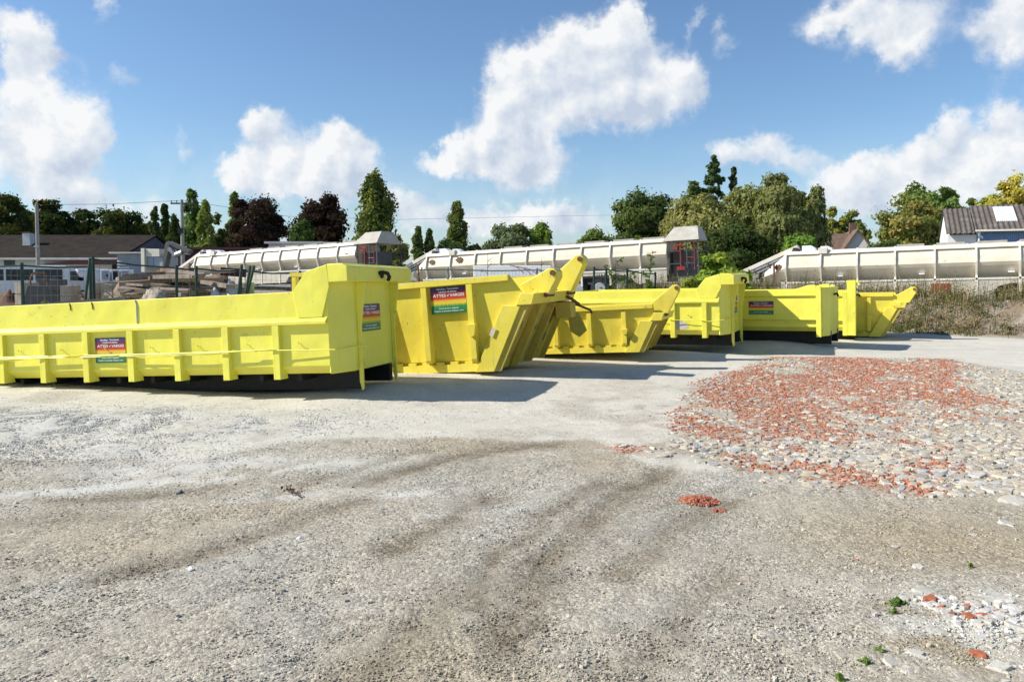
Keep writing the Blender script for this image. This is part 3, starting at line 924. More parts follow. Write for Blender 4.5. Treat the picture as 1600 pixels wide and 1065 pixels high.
    if latch:
        y1 = W - .35
        lt = MB().box(xl - .02, xl + .26, y1, y1 + .30, lz - .30, lz - .02).build('latch_box', M['tail_shade'], r, .01)
        MB().prism([(xl + .10, lz - .26), (xl + .30, lz - .22), (xl + .42, lz - .55), (xl + .28, lz - .66), (xl + .12, lz - .55)], 1, y1 + .32, y1 + .36).build('latch_plate', M['tail_shade'], lt, .006)
        MB().tube([(xl + .15, y1 + .37, lz - .04), (xl + .5, y1 + .37, lz - .20), (xl + .53, y1 + .37, lz - .26)], .02, 8).build('latch_lever', M['rust'], lt)
        MB().tube([(xl + .05, y1 - .2, lz + .2), (xl + .3, y1 - .05, lz + .02), (xl + .35, y1 + .2, lz - .08)], .028, 8).build('latch_rod', M['rust'], lt)
    if sign:
        x, z, w, h = sign
        banner(r, w, h, T3(x, -.006, z))
    return r


skip_b = slope_skip('tall tipping skip with finned sloping tail and two lifting ears beside the longest skip', (-1.298, 12.137, .260, -21.0, 4.62, 0.1), 2.6, 2.1, 1.228, 1.287, M['warm'],
                    [-.79 * k for k in range(-1, 4)], [(.44, -.14, .30), (1.64, .08, .26)], k=1.07, sign=(.405, .975, .61, .42), latch=True, brackets=(.79,), sl=.50)
# small painted number plates on the finned tail
for (y, z0, s, mt, hgt) in ((.06, .50, '3', 'ink', .13), (.80, .42, '14', 'ink_green', .12), (1.55, .52, 'A7', 'ink', .17), (1.55, .22, '1', 'ink_green', .14)):
    me = fit_text(text_mesh(s, .1), .08 * len(s), hgt)
    o = link('tail_number', me, M[mt], skip_b)
    o.matrix_local = Matrix.Translation((1.085 + .50 * (z0 + .17) / .95 + .025, y + .28, z0)) @ Matrix.Rotation(RAD(90), 4, 'Z') @ Matrix.Rotation(RAD(90 - 27.5 + 55), 4, 'X')
pl_ = MB().box(-.028, .028, -.004, 0, -.07, .07).build('data_plate', M['primer'], skip_b)
pl_.matrix_local = Matrix.Translation((1.13, -.052, .44)) @ Matrix.Rotation(RAD(27), 4, 'Y')
skip_c = slope_skip('low tipping skip with one pointed lifting ear, in front of the primer patched skip', (1.779, 17.312, .035, -20.0, 3.5, 0), 2.6, 1.5, .764, .877, M['warm'],
                    [-.79 * k for k in range(-1, 4)], [(.10, .10, .13)], k=.90, brackets=(.79,), sl=.50)
pf = at(1376, 526, 22.9)
rf = Euler((0, RAD(-1.5), RAD(-28))).to_matrix() @ Vector((1.1, 0, -.17))
skip_f = slope_skip('farthest tipping skip, its sloping tail beside the weedy bank', (pf.x - rf.x, pf.y - rf.y, pf.z - rf.z, -28, 1.5, 0), .25, 1.7, 1.04, 1.12, M['warm'], [.79], [(.0, -.05, .13)], k=.93, brackets=(.79,), sl=.52)
# dark steel plate lying on the far rim of the long skip
p0 = at(14, 480, 13.7); p1 = at(205, 466, 12.9)
pl = MB().prism([(-.11, 0), (.11, 0), (.11, .06), (-.11, .15)], 0, 0, (p1 - p0).length)
o = pl.build('steel_plate', M['dark'])
o.location = p0 - Vector((0, 0, .12))
d = p1 - p0
o.rotation_euler = (0, -math.asin(d.z / d.length), math.atan2(d.y, d.x))
tag(o, 'long dark grey steel channel lying along the far rim of the longest skip', 'steel channel')
# partly hidden yellow frame seen between the skip rim and the timber
pk = at(456, 458, 15.2)
fr = thing('hoist_frame', 'small yellow steel frame behind the raised hook end of the longest skip', 'frame', (pk.x, pk.y, pk.z - .5), (0, 0, RAD(-12)))
for x0 in (0, .62):
    MB().box(x0, x0 + .09, 0, .12, -.3, .82).build('post', M['warm'], fr, .006)
MB().box(-.04, .75, -.005, .13, .821, .90).build('top_beam', M['warm'], fr, .006)
MB().box(.091, .619, .01, .11, .55, .63).build('cross_beam', M['warm'], fr, .006)

# ------------------------------------------------------------------ bulk trailers
def make_trailer():
    r = thing('bulk_trailer', 'x', 'trailer')
    W = 2.5
    nose, tail = -1.0, 13.3
    hull = [(.80, 1.02), (.12, 1.86), (.05, 2.00), (.12, 2.26), (.27, 2.60), (.42, 2.72)]
    prof = hull + [(W - y, z) for y, z in hull[::-1]]
    b = MB()
    b.prism(prof, 0, 0.0, tail)
    # tapered nose
    n = len(prof)
    tip = [(W / 2 + (y - W / 2) * .80, 1.25 + (z - 1.02) * .38) for y, z in prof]
    vs = [(0.0, y, z) for y, z in prof] + [(nose, y, z) for y, z in tip]
    fs = [(i, (i + 1) % n, n + (i + 1) % n, n + i) for i in range(n)] + [tuple(range(n, 2 * n))]
    b.add(vs, fs)
    b.build('hopper_body', M['trailer'], r, .01)
    for i in range(9):
        x = 1.5 * i
        m = MB()
        for s in (0, 1):
            yy = (lambda v: v) if s == 0 else (lambda v: W - v)
            poly = [(yy(.0), 1.28), (yy(.62), 1.26), (yy(.117), 1.86), (yy(.046), 2.00), (yy(.115), 2.26), (yy(.265), 2.60), (yy(.415), 2.722), (yy(.39), 2.80), (yy(.21), 2.70), (yy(.04), 2.32), (yy(-.02), 2.02), (yy(.03), 1.78), (yy(.12), 1.46), (yy(.0), 1.36)]
            m.prism(poly, 0, x - .035, x + .035)
        m.box(x - .05, x + .05, .37, W - .37, 2.721, 2.80)
        m.build('hoop_rib', M['trim'], r)
    for s in (0, 1):
        yy = (lambda v: v) if s == 0 else (lambda v: W - v)
        a, c = sorted((yy(.13), yy(.33)))
        m = MB()
        m.prism([(yy(.20), 2.58), (yy(.17), 2.60), (yy(.24), 2.735), (yy(.37), 2.77), (yy(.37), 2.74), (yy(.26), 2.69)], 0, -.06, tail + .01)
        m.build('top_rail', M['trim'], r)
        a, c = sorted((yy(.0), yy(.10)))
        MB().box(-.2, tail, a, c, 1.28, 1.36).build('side_rail', M['trim'], r)
        for i in range(9):
            MB().box(1.5 * i - .05, 1.5 * i + .05, *sorted((yy(.005), yy(.07))), .62, 1.279).build('skirt_post', M['trim'], r)
        m = MB()
        m.box(-.2, 7.4, *sorted((yy(.03), yy(.05))), .66, 1.278)
        m.prism([(7.4, .66), (8.0, .66), (8.25, 1.0), (8.7, 1.12), (11.0, 1.12), (11.5, 1.0), (11.8, .66), (tail, .66), (tail, 1.277), (7.4, 1.277)], 1, *sorted((yy(.028), yy(.048))))
        m.build('skirt_panel', M['skirt'], r)
        for i in range(3):
            MB().box(2.2 + 3.2 * i, 2.42 + 3.2 * i, *sorted((yy(.14), yy(.34))), 1.55, 1.61).build('marker_light', M['white'], r)
    MB().box(0, tail - .2, .75, .95, .70, 1.02).box(0, tail - .2, W - .95, W - .75, .70, 1.02).build('chassis', M['dark'], r)
    for k, x in enumerate((8.75, 9.9, 11.05)):
        for y0 in (.12, W - .46):
            w = MB().cyl((x, y0 + .17, .50), 1, .50, .34, 24).build('wheel', M['tyre'], r, .04)
            MB().cyl((x, y0 + (-.005 if y0 < 1 else .345), .50), 1, .28, .03, 20).build('rim', M['steel'], w, .01)
        MB().cyl((x, W / 2, .50), 1, .07, W - 1.0, 12).build('axle', M['dark'], r)
    for y0 in (.45, W - .60):
        lg = MB().box(1.7, 1.85, y0, y0 + .15, .08, 1.01).build('landing_leg', M['steel'], r)
        MB().box(1.6, 1.95, y0 - .07, y0 + .22, .0, .079).build('foot', M['steel'], lg)
    # folding discharge conveyor over the nose
    def beam(p, q, h, w, y0):
        p = Vector(p); q = Vector(q); d = q - p
        a = -math.atan2(d.z, d.x)
        return Matrix.Translation((p.x, y0, p.z)) @ Matrix.Rotation(a, 4, 'Y'), d.length
    Mx, ln = beam((-2.35, 0, 1.62), (.55, 0, 2.86), .2, .3, .35)
    cv = MB().box(0, ln, 0, .42, .02, .20, Mx).build('conveyor', M['trim'], r, .01)
    MB().box(.05, ln - .1, .02, .40, -.10, -.02, Mx).box(.0, ln - .4, .06, .34, -.24, -.16, Mx).build('conveyor_screw', M['steel'], cv)
    for u in (.2, .9, 1.6, 2.3):
        MB().box(u, u + .05, .0, .42, -.24, .018, Mx).build('conveyor_strut', M['rust'], cv)
    MB().cyl((.42, .55, 2.74), 1, .18, .5, 16).box(.28, .56, .3, .85, 2.56, 2.68).build('drive_motor', M['dark'], r)
    MB().tube([(.3, .3, 2.9), (.55, .25, 2.8), (.6, .4, 2.6), (.2, .35, 2.5)], .03, 6).build('hose', M['black'], r)
    MB().box(-.55, -.48, .02, .12, .7, 2.2).build('nose_post', M['rust'], r)
    MB().prism([(.66, 2.70), (1.25, 2.72), (1.25, 2.86), (1.05, 3.0), (.66, 3.0)], 1, .45, .9).build('filler_hatch', M['white'], r, .01)
    MB().prism([(1.45, 2.72), (1.95, 2.72), (1.95, 2.84), (1.75, 2.94), (1.45, 2.94)], 1, .5, .9).build('filler_hatch', M['white'], r, .01)
    MB().box(1.40, 1.78, .12, .4, 2.60, 2.86).build('valve_box', M['trim'], r, .01)
    for i in (3, 4, 5, 6, 7, 8):
        MB().box(1.5 * i + .06, 1.5 * i + 1.1, .5, 1.2, 2.77, 2.87).build('roof_walkway', M['hood'], r)
    bl = MB()
    for (x, z, s) in ((.45, 2.28, .16), (-.15, 2.1, .1), (3.2, 2.5, .09)):
        pass
    # rear hood over the machinery frame
    x0, x1 = tail + .02, tail + 1.55
    hd = MB()
    hd.add([(x0 - .2, .10, 2.62), (x1, .10, 2.62), (x1, W - .1, 2.62), (x0 - .2, W - .1, 2.62), (x0 + .25, .75, 3.30), (x1 - .15, .75, 3.30), (x1 - .15, W - .75, 3.30), (x0 + .25, W - .75, 3.30)],
           [(0, 3, 2, 1), (4, 5, 6, 7), (0, 1, 5, 4), (1, 2, 6, 5), (2, 3, 7, 6), (3, 0, 4, 7)])
    hd.build('rear_hood', M['hood'], r, .01)
    m = MB()
    for (x, y) in ((x0 + .05, .15), (x1 - .1, .15), (x0 + .05, W - .2), (x1 - .1, W - .2), (x0 + .9, .15)):
        m.box(x, x + .06, y, y + .06, .8, 2.62)
    for z in (.86, 1.5, 2.1):
        m.box(x0, x1, .16, .2, z, z + .05); m.box(x1 - .08, x1 - .04, .2, W - .2, z, z + .05)
    m.build('machinery_frame', M['dark'], r)
    m = MB().box(x0 + .62, x0 + .67, .08, .14, 1.25, 2.35).box(x0 + .48, x0 + .80, .07, .139, 2.36, 2.46).box(x0 + .45, x0 + .85, .075, .138, 1.22, 1.38).box(x0 + .25, x0 + .5, .18, .3, 2.2, 2.32)
    m.tube([(x0 + 1.3, .12, 1.2), (x0 + 1.3, .12, 2.5)], .022, 8).tube([(x0 + 1.3, .12, 1.8), (x0 + .9, .12, 1.8)], .02, 8)
    m.build('red_valve_pipes', M['red'], r)
    MB().box(x0 + .15, x1 - .5, .7, W - .4, .9, 2.2).build('pump_housing', M['concrete_dark'], r, .02)
    MB().box(tail - .7, tail - .5, .075, .1, 1.95, 2.15).build('reflector', M['red'], r)
    return r


tr = make_trailer()
tr['label'] = 'white hopper trailer nearest the weedy bank, its tail running out of frame'
tr['group'] = 'white bulk trailers parked behind the skips'
tr.location = (12.587, 35.22, -.115); tr.rotation_euler = (0, RAD(-1.74), RAD(-29.49))
tr2 = copy_tree(tr); tr2['label'] = 'white hopper trailer in the middle of the row, lettered on its skirt'
tr2.location = (-4.662, 42.162, -.052); tr2.rotation_euler = (0, RAD(-2.62), RAD(-24.56))
tr3 = copy_tree(tr); tr3['label'] = 'white hopper trailer farthest back, in front of the copper beeches'
tr3.location = (-20.435, 49.501, .095); tr3.rotation_euler = (RAD(-.5), RAD(-2.35), RAD(-28.83))
me = fit_text(text_mesh('VAD 140', .3, bold=.002), 1.15, .26)
o = link('lettering', me, M['ink'], tr2); o.matrix_local = Matrix.Translation((10.35, .02, 1.08)) @ Matrix.Rotation(RAD(90), 4, 'X')
MB().box(5.85, 6.55, .0, .029, .72, 1.15).build('red_grille', M['red'], tr)
for t_, spots in ((tr, ((-.35, 2.05, .17),)), (tr2, ((.35, 2.30, .17), (2.05, 2.33, .2)))):
    for (x, z, s) in spots:
        poly = [(x + s * math.cos(k * .524) * (1 + .25 * math.sin(k * 2.3)), z + .8 * s * math.sin(k * .524) * (1 + .2 * math.cos(k * 3.1))) for k in range(12)]
        y = .055 if z < 2.2 else .085 + (z - 2.3) * .4
        if x < 0:
            y = .12
        ang = math.atan2(.04, .25) if z < 2.3 else math.atan2(.14, .32)
        q = MB().prism([(a - x, c - z) for a, c in poly], 1, -.006, .0).build('rust_patch', M['rust'], t_)
        q.matrix_local = Matrix.Translation((x, y, z)) @ Matrix.Rotation(-ang, 4, 'X')

# ------------------------------------------------------------------ buildings
def gz(x, y):
    return float(ground_z(np.array([x]), np.array([y]))[0])


def long_hall():
    r = thing('long_hall', 'long low white hall with a dark roof and a shade-toned blue gable', 'building', (0, 0, 0))
    Y0, Y1 = 58.0, 70.0
    a = at(-420, 403, Y0); b = at(188, 403, Y0); rz = at(60, 367, 64.0).z
    ez = b.z
    MB().box(a.x, b.x - .3, Y0 + .3, Y1 - .3, -.4, ez - .05).build('wall', M['wall_white'], r)
    ym = (Y0 + Y1) / 2
    xr = b.x
    roof = MB()
    for (ya, yb) in ((Y0 - .2, ym), (Y1 + .2, ym)):
        vs = [(a.x, ya, ez), (xr, ya, ez), (xr, yb, rz), (a.x, yb, rz), (a.x, ya, ez - .15), (xr, ya, ez - .15), (xr, yb, rz - .15), (a.x, yb, rz - .15)]
        fs = [(0, 1, 2, 3), (7, 6, 5, 4), (0, 4, 5, 1), (1, 5, 6, 2), (2, 6, 7, 3), (3, 7, 4, 0)]
        if ya > yb:
            fs = [f[::-1] for f in fs]
        roof.add(vs, fs)
    rf = roof.build('roof', M['roof_dark'], r)
    c = at(41, 379, 61.0)
    ch = MB().box(c.x - .3, c.x + .3, 61, 61.6, c.z - .8, c.z + .75).build('chimney', M['wall_white'], rf)
    MB().box(c.x - .36, c.x + .36, 60.95, 61.65, c.z + .751, c.z + .85).build('chimney_cap', M['rust'], ch)
    MB().prism([(Y0, ez - .16), (Y1, ez - .16), (ym, rz - .2)], 0, xr - .32, xr - .1).build('gable', M['gable_shade'], r)
    MB().box(a.x, xr + .02, Y0 - .32, Y0 - .201, ez - .14, ez + .02).build('gutter', M['trim'], r)
    aw = at(60, 412, Y0 - .4)
    bw = at(183, 404, Y0 - .4)
    MB().prism([(aw.x, aw.z - .05), (bw.x + .2, aw.z - .05), (bw.x + .2, bw.z - .05), (aw.x + 3.0, bw.z - .1)], 1, Y0 - .34, Y0 + .29).build('awning', M['maroon'], r)
    MB().box(aw.x + 5.2, bw.x - .4, Y0 + .2, Y0 + .296, .4, aw.z - .06).build('doorway', M['black'], r)
    for px in (15, 88, 108):
        w = at(px, 412, Y0 + .3)
        if px < 60:
            MB().box(w.x - .4, w.x + .4, Y0 + .25, Y0 + .296, w.z - .5, w.z + .5).build('window', M['glass'], r)


long_hall()


def lean_to():
    p = at(222, 395, 55.0)
    r = thing('corrugated_shed', 'grey corrugated lean-to with a flat white roof edge beside the dark roofed hall', 'shed', (p.x, 55, 0))
    z = p.z
    a = at(183, 395, 55).x - p.x
    m = MB()
    n = 12
    for k in range(n):
        m.prism([(0 + .0, .4 + (z - .5) / n * k), (-.06, .4 + (z - .5) / n * (k + .5)), (0, .4 + (z - .5) / n * (k + 1)), (.1, .4 + (z - .5) / n * (k + 1)), (.1, .4 + (z - .5) / n * k)], 0, a, 1.6)
    m.build('wall', M['corr_grey'], r)
    MB().box(a - .4, 2.2, -.4, 3, z - .06, z + .06).build('roof', M['trim'], r)
    MB().box(a, 1.6, .12, 2.8, .2, z - .1).build('back_wall', M['concrete_dark'], r)


lean_to()


def blue_barn():
    r = thing('blue_clad_house', 'blue clad house under a ribbed mossy roof with a translucent skylight', 'building')
    a0 = at(1481, 400, 44.0)
    r.location = (a0.x, 44.0, 0); r.rotation_euler = (0, 0, RAD(-25))
    Y0 = 0.0
    def X(px): return (px - 1481) / 31.2
    xa, xb, xc = X(1481), X(1525), X(1720)
    ez = at(1525, 359, 43.3).z; rz = at(1525, 321, 46.0).z
    e2 = at(1490, 364, 43.9).z; r2 = at(1490, 326, 46.6).z
    MB().box(xb, xc, Y0 + .25, Y0 + 6, 0, ez - .1).build('wall', M['blue_clad'], r)
    m = MB()
    for k in range(60):
        x = xb + .3 + k * (xc - xb) / 60
        m.box(x, x + .03, Y0 + .2, Y0 + .2495, .2, ez - .15)
    m.build('cladding_batten', M['blue_clad'], r)
    MB().box(xa, xb - .002, Y0 + .3, Y0 + 6, 0, e2 - .1).build('wing_wall', M['wall_white'], r)
    def corr(x0, x1, ya, za, yb, zb, name):
        n = int((x1 - x0) / .045)
        xs = np.linspace(x0, x1, n)
        off = .035 * np.sin(xs * 2 * math.pi / .26)
        rows = []
        for u in (0, .25, .5, .75, 1):
            y = ya + (yb - ya) * u; z = za + (zb - za) * u
            rows.append(np.stack([xs, np.full(n, y), z + off], 1))
        top = np.concatenate(rows)
        bot = top - np.array([0, 0, .05])
        V = np.concatenate([top, bot])
        Fq = []
        R = 5
        for rr in range(R - 1):
            for i in range(n - 1):
                a = rr * n + i
                Fq.append((a, a + 1, a + n + 1, a + n))
                Fq.append((a + R * n, a + n + R * n, a + n + 1 + R * n, a + 1 + R * n))
        for i in range(n - 1):
            Fq.append((i, i + R * n, i + 1 + R * n, i + 1))
        me = fast_mesh(name, V, np.array(Fq))
        return link(name, me, M['fibro'], r)
    rf = corr(xb - .1, xc, Y0 - .1, ez, Y0 + 3, rz, 'roof')
    corr(xb - .1, xc, Y0 + 6.1, ez, Y0 + 3, rz, 'roof')
    corr(xa - .1, xb - .12, Y0 - .05, e2, Y0 + 3, r2, 'wing_roof')
    corr(xa - .1, xb - .12, Y0 + 6.1, e2, Y0 + 3, r2, 'wing_roof')
    MB().prism([(Y0, ez - .1), (Y0 + 6, ez - .1), (Y0 + 3, rz - .05)], 0, xb - .02, xb + .06).build('gable', M['blue_clad'], r)
    MB().prism([(Y0 + .3, e2 - .11), (Y0 + 5.9, e2 - .11), (Y0 + 3, r2 - .06)], 0, xa, xa + .1).build('wing_gable', M['wall_white'], r)
    MB().box(xb - .1, xc, Y0 - .24, Y0 - .12, ez - .10, ez + .0).build('gutter', M['trim'], r)
    MB().tube([(xb + .12, Y0 - .1, ez - .1), (xb + .12, Y0 + .15, ez - .4), (xb + .12, Y0 + .15, 1.5)], .05, 8).build('downpipe', M['trim'], r)
    # translucent sheet in the roof
    sx0, sx1 = X(1557), X(1589)
    u0, u1 = .30, .88
    m = MB()
    n = 10
    for k in range(n):
        x0 = sx0 + (sx1 - sx0) * k / n; x1 = sx0 + (sx1 - sx0) * (k + .8) / n
        ya, yb = Y0 - .1 + 3.1 * u0, Y0 - .1 + 3.1 * u1
        za, zb = ez + (rz - ez) * u0, ez + (rz - ez) * u1
        m.add([(x0, ya, za + .06), (x1, ya, za + .06), (x1, yb, zb + .06), (x0, yb, zb + .06), (x0, ya, za + .01), (x1, ya, za + .01), (x1, yb, zb + .01), (x0, yb, zb + .01)],
              [(0, 1, 2, 3), (7, 6, 5, 4), (0, 4, 5, 1), (1, 5, 6, 2), (2, 6, 7, 3), (3, 7, 4, 0)])
    m.build('skylight', M['white'], rf)


blue_barn()


def gable_house():
    Y0 = 70.0
    c = at(1340, 390, Y0); ap = at(1340, 357, Y0); w = at(1358, 390, Y0).x - c.x
    r = thing('gabled_house', 'white gabled house with a brown tile roof between the tree groups', 'house', (c.x, Y0, 0), (0, 0, RAD(-16)))
    ez = c.z - .3; rz = ap.z
    w = 1.35 * w
    MB().prism([(-w, 0), (w, 0), (w, ez), (0, rz - .15), (-w, ez)], 1, 0, 6).build('wall', M['wall_white'], r)
    m = MB()
    for s in (-1, 1):
        m.prism([(s * (w + .25), ez - .3), (0, rz), (0, rz - .15), (s * (w + .2), ez - .45)], 1, -.25, 9)
    rf = m.build('roof', M['tile'], r)
    MB().box(-.3, .3, 3, 3.6, rz - .3, rz + .7).build('chimney', M['tile'], rf)
    # side wing whose roof slope shows on the left
    MB().box(-5.2, -w - .01, 1.6, 6, 0, ez - .4).build('wing_wall', M['wall_white'], r)
    MB().prism([(1.3, ez - .4), (4.0, rz - .25), (6.4, ez - .4), (6.4, ez - .55), (4.0, rz - .4), (1.3, ez - .55)], 0, -5.4, -.05).build('wing_roof', M['tile'], r)


gable_house()


def simple_shed(name, label, px0, px1, py_top, Y, h, mat_w, mat_r, depth=5.0, over=.3):
    a = at(px0, py_top, Y); b = at(px1, py_top, Y)
    r = thing(name, label, 'building', (a.x, Y, 0))
    w = b.x - a.x
    MB().box(0, w, 0, depth, a.z - h - 1, a.z - .2).build('wall', mat_w, r)
    MB().prism([(-over, a.z - .2), (depth + over, a.z - .05), (depth + over, a.z + .1), (-over, a.z - .02)], 0, -over, w + over).build('roof', mat_r, r)
    return r


simple_shed('low_shed', 'long low shed with a maroon roof edge behind the farthest white trailer', 262, 425, 386, 62.0, 3, M['maroon'], M['maroon'])
sh = simple_shed('site_cabin', 'white flat roofed site cabin below the copper beeches', 420, 500, 377, 64.0, 3, M['van'], M['trim'])
MB().box(.3, 1.8, -.02, .0, 2.4, 3.6).build('window', M['glass'], sh)

# ------------------------------------------------------------------ vehicles behind the fence
def make_van():
    r = thing('parked_van', 'x', 'van')
    prof = [(-2.4, .35), (2.35, .35), (2.45, .75), (2.30, 1.05), (1.75, 1.20), (1.05, 1.92), (.8, 2.0), (-2.3, 2.0), (-2.42, 1.8)]
    MB().prism(prof, 1, -.92, .92).build('body', M['van'], r, .06)
    for s in (-1, 1):
        a, c = sorted((s * .921, s * .932))
        MB().prism([(1.55, 1.22), (1.0, 1.80), (.55, 1.80), (.55, 1.22)], 1, a, c).build('window', M['glass'], r)
        MB().box(-.75, .45, a, c, 1.22, 1.80).build('window', M['glass'], r)
        MB().box(-2.1, -.85, a, c, 1.22, 1.80).build('window', M['glass'], r)
        MB().box(1.35, 1.5, *sorted((s * .93, s * 1.12)), 1.2, 1.42).build('mirror', M['black'], r, .02)
        for x in (-1.55, 1.55):
            w = MB().cyl((x, s * .80, .33), 1, .33, .24, 20).build('wheel', M['tyre'], r, .03)
            MB().cyl((x, s * .925, .33), 1, .19, .02, 16).build('rim', M['steel'], w)
    d = Vector((.70, .72)); d.normalize()
    MB().add([(1.70, -.78, 1.245), (1.70, .78, 1.245), (1.08, .70, 1.905), (1.08, -.70, 1.905), (1.72, -.78, 1.27), (1.72, .78, 1.27), (1.11, .70, 1.93), (1.11, -.70, 1.93)],
             [(0, 1, 2, 3)[::-1], (4, 5, 6, 7), (0, 1, 5, 4), (1, 2, 6, 5), (2, 3, 7, 6), (3, 0, 4, 7)]).build('windscreen', M['glass'], r)
    for s in (-1, 1):
        MB().box(2.36, 2.44, *sorted((s * .5, s * .82)), .78, .95).build('headlight', M['steel'], r, .02)
    return r


def drop(o, px, py, Y, rz, dz=0.0):
    p = at(px, py, Y)
    o.location = (p.x, Y, gz(p.x, Y) + dz)
    o.rotation_euler = (0, 0, RAD(rz))


van = make_van()
van['label'] = 'white window van facing left, behind the stacked concrete blocks'; van['group'] = 'white vans parked by the hall'
drop(van, 131, 425, 52, 132)
v2 = copy_tree(van); v2['label'] = 'white van at the far left end of the fence'; drop(v2, 24, 425, 41, 215)
v3 = copy_tree(van); v3['label'] = 'white van with its tail against the long hall, near the left fence gate'; drop(v3, 78, 425, 47, 80)

# ------------------------------------------------------------------ site fence
def fence(label, posts, name='mesh_fence', H=1.9, mat='green_metal', mesh=True):
    """posts: list of (px, Y, top_py)"""
    P = []
    for px, Y, ty in posts:
        q = at(px, ty, Y); P.append((q.x, Y, gz(q.x, Y), q.z))
    x0, y0, z0, t0 = P[0]
    r = thing(name, label, 'fence', (x0, y0, z0))
    def loc(p): return (p[0] - x0, p[1] - y0, p[2] - z0)
    for (x, y, g, t) in P:
        MB().tube([loc((x, y, g)), loc((x + random.uniform(-.03, .03), y, t + .06))], .032, 8).build('post', M[mat], r)
    for a, b in zip(P[:-1], P[1:]):
        m = MB()
        m.tube([loc((a[0], a[1], a[3])), loc(((a[0] + b[0]) / 2, (a[1] + b[1]) / 2, (a[3] + b[3]) / 2 - .03)), loc((b[0], b[1], b[3]))], .020, 6)
        m.build('rail', M[mat], r)
        MB().tube([loc((a[0], a[1], a[2] + .12)), loc((b[0], b[1], b[2] + .12))], .018, 6).build('rail', M[mat], r)
        if mesh:
            m = MB()
            L = math.hypot(b[0] - a[0], b[1] - a[1]); n = max(2, int(L / .11))
            for k in range(1, n):
                u = k / n
                x = a[0] + (b[0] - a[0]) * u; y = a[1] + (b[1] - a[1]) * u
                m.tube([loc((x, y, a[2] + (b[2] - a[2]) * u + .12)), loc((x, y, a[3] + (b[3] - a[3]) * u))], .003, 3, cap=False)
            for k in range(1, 9):
                v = k / 9
                za = a[2] + .12 + (a[3] - a[2] - .12) * v; zb = b[2] + .12 + (b[3] - b[2] - .12) * v
                m.tube([loc((a[0], a[1], za)), loc((b[0], b[1], zb))], .003, 3, cap=False)
            m.build('mesh_panel', M['galv_thin'], r)
    return r


fence('green mesh fence in front of the vans and concrete blocks', [(-60, 15.2, 413), (36, 15.4, 415), (141, 15.8, 416.5)])
fence('green mesh fence sagging in front of the timber piles', [(146, 15.9, 405), (274, 16.4, 418.5), (306, 16.6, 419.5), (375, 17.0, 423), (470, 17.8, 427)])
fence('thin mesh fence in front of the middle trailer, beyond the tall tipping skip', [(520, 19.5, 421), (699, 21.2, 421), (838, 22.4, 422), (862, 22.6, 421)], mat='galv_thin')
fence('wire fence overgrown by saplings behind the low tipping skip', [(928, 21.4, 420), (946, 21.5, 421), (980, 21.7, 422), (1025, 22.0, 428)], mat='green_metal')
# loose leaning bars
for k, (pxa, pxb, pt, pb, Y, lab) in enumerate(((378, 372, 413, 462, 14.6, 'green metal bar standing upright between the timber and the longest skip'), (391, 384, 415, 460, 14.7, 'green metal bar leaning right, one of a crossed pair'),
                                                (397, 386, 415, 460, 14.8, 'green metal bar leaning hardest, crossing behind its neighbour'), (141, 133, 403, 470, 15.3, 'green fence post tilted against the concrete blocks'))):
    a = at(pxa, pt, Y); b = at(pxb, pb, Y)
    g = gz(b.x, Y)
    d = (a - b); s = (g - b.z) / d.z
    o = MB().tube([b + d * s, a], .028, 6).build('metal_bar', M['green_metal'])
    tag(o, lab, 'bar')

# ------------------------------------------------------------------ yard clutter behind the fence
rng = random.Random(8)
def block(name, label, cat, px, Y, w, d, h, mat, rz=0.0, dz=0.0, group=None, bevel=.02, parts=None):
    p = at(px, 450, Y)
    o = MB().box(-w / 2, w / 2, -d / 2, d / 2, 0, h).build(name, mat, None, bevel)
    o.location = (p.x, Y, gz(p.x, Y) + dz); o.rotation_euler = (0, 0, RAD(rz))
    return tag(o, label, cat, group)


def conc(px, Y, wpx, top, label, rz=0.0, mat='concrete'):
    """cast block with two recessed seams and a lifting eye"""
    p = at(px, top, Y)
    w = wpx / F_PX * Y
    g = gz(p.x, Y); h = p.z - g
    m = MB()
    n = 4
    for k in range(n):
        m.box(-w / 2, w / 2, -.35, .35, h * k / n + .015, h * (k + 1) / n - .015)
    m.box(-w / 2 + .025, w / 2 - .025, -.325, .325, .005, h - .03)
    m.tube([(-.08, 0, h - .02), (-.05, 0, h + .06), (.05, 0, h + .06), (.08, 0, h - .02)], .012, 6)
    o = m.build('concrete_block', M[mat], None, .012)
    o.location = (p.x, Y, g); o.rotation_euler = (0, 0, RAD(rz))
    return tag(o, label, 'block', 'concrete blocks behind the fence')


conc(85, 26.0, 25, 436, 'dark square concrete block left of the pale blocks', mat='concrete_dark', rz=8)
conc(72, 26.9, 14, 434, 'narrow dark concrete block half hidden by the square dark one', mat='concrete_dark', rz=4)
conc(110, 25.2, 15, 445, 'small pale concrete block right of the dark block', rz=5)
conc(151, 25.4, 14, 441, 'pale concrete block beside the tilted fence post', rz=-6)
conc(171, 25.0, 14, 443, 'pale concrete block with brown edges, second from the timber', rz=12)
conc(187, 25.6, 14, 447, 'pale concrete block nearest the timber pile', rz=-4)
conc(42, 25.0, 12, 441, 'pale concrete block by the left fence gate', rz=-15)


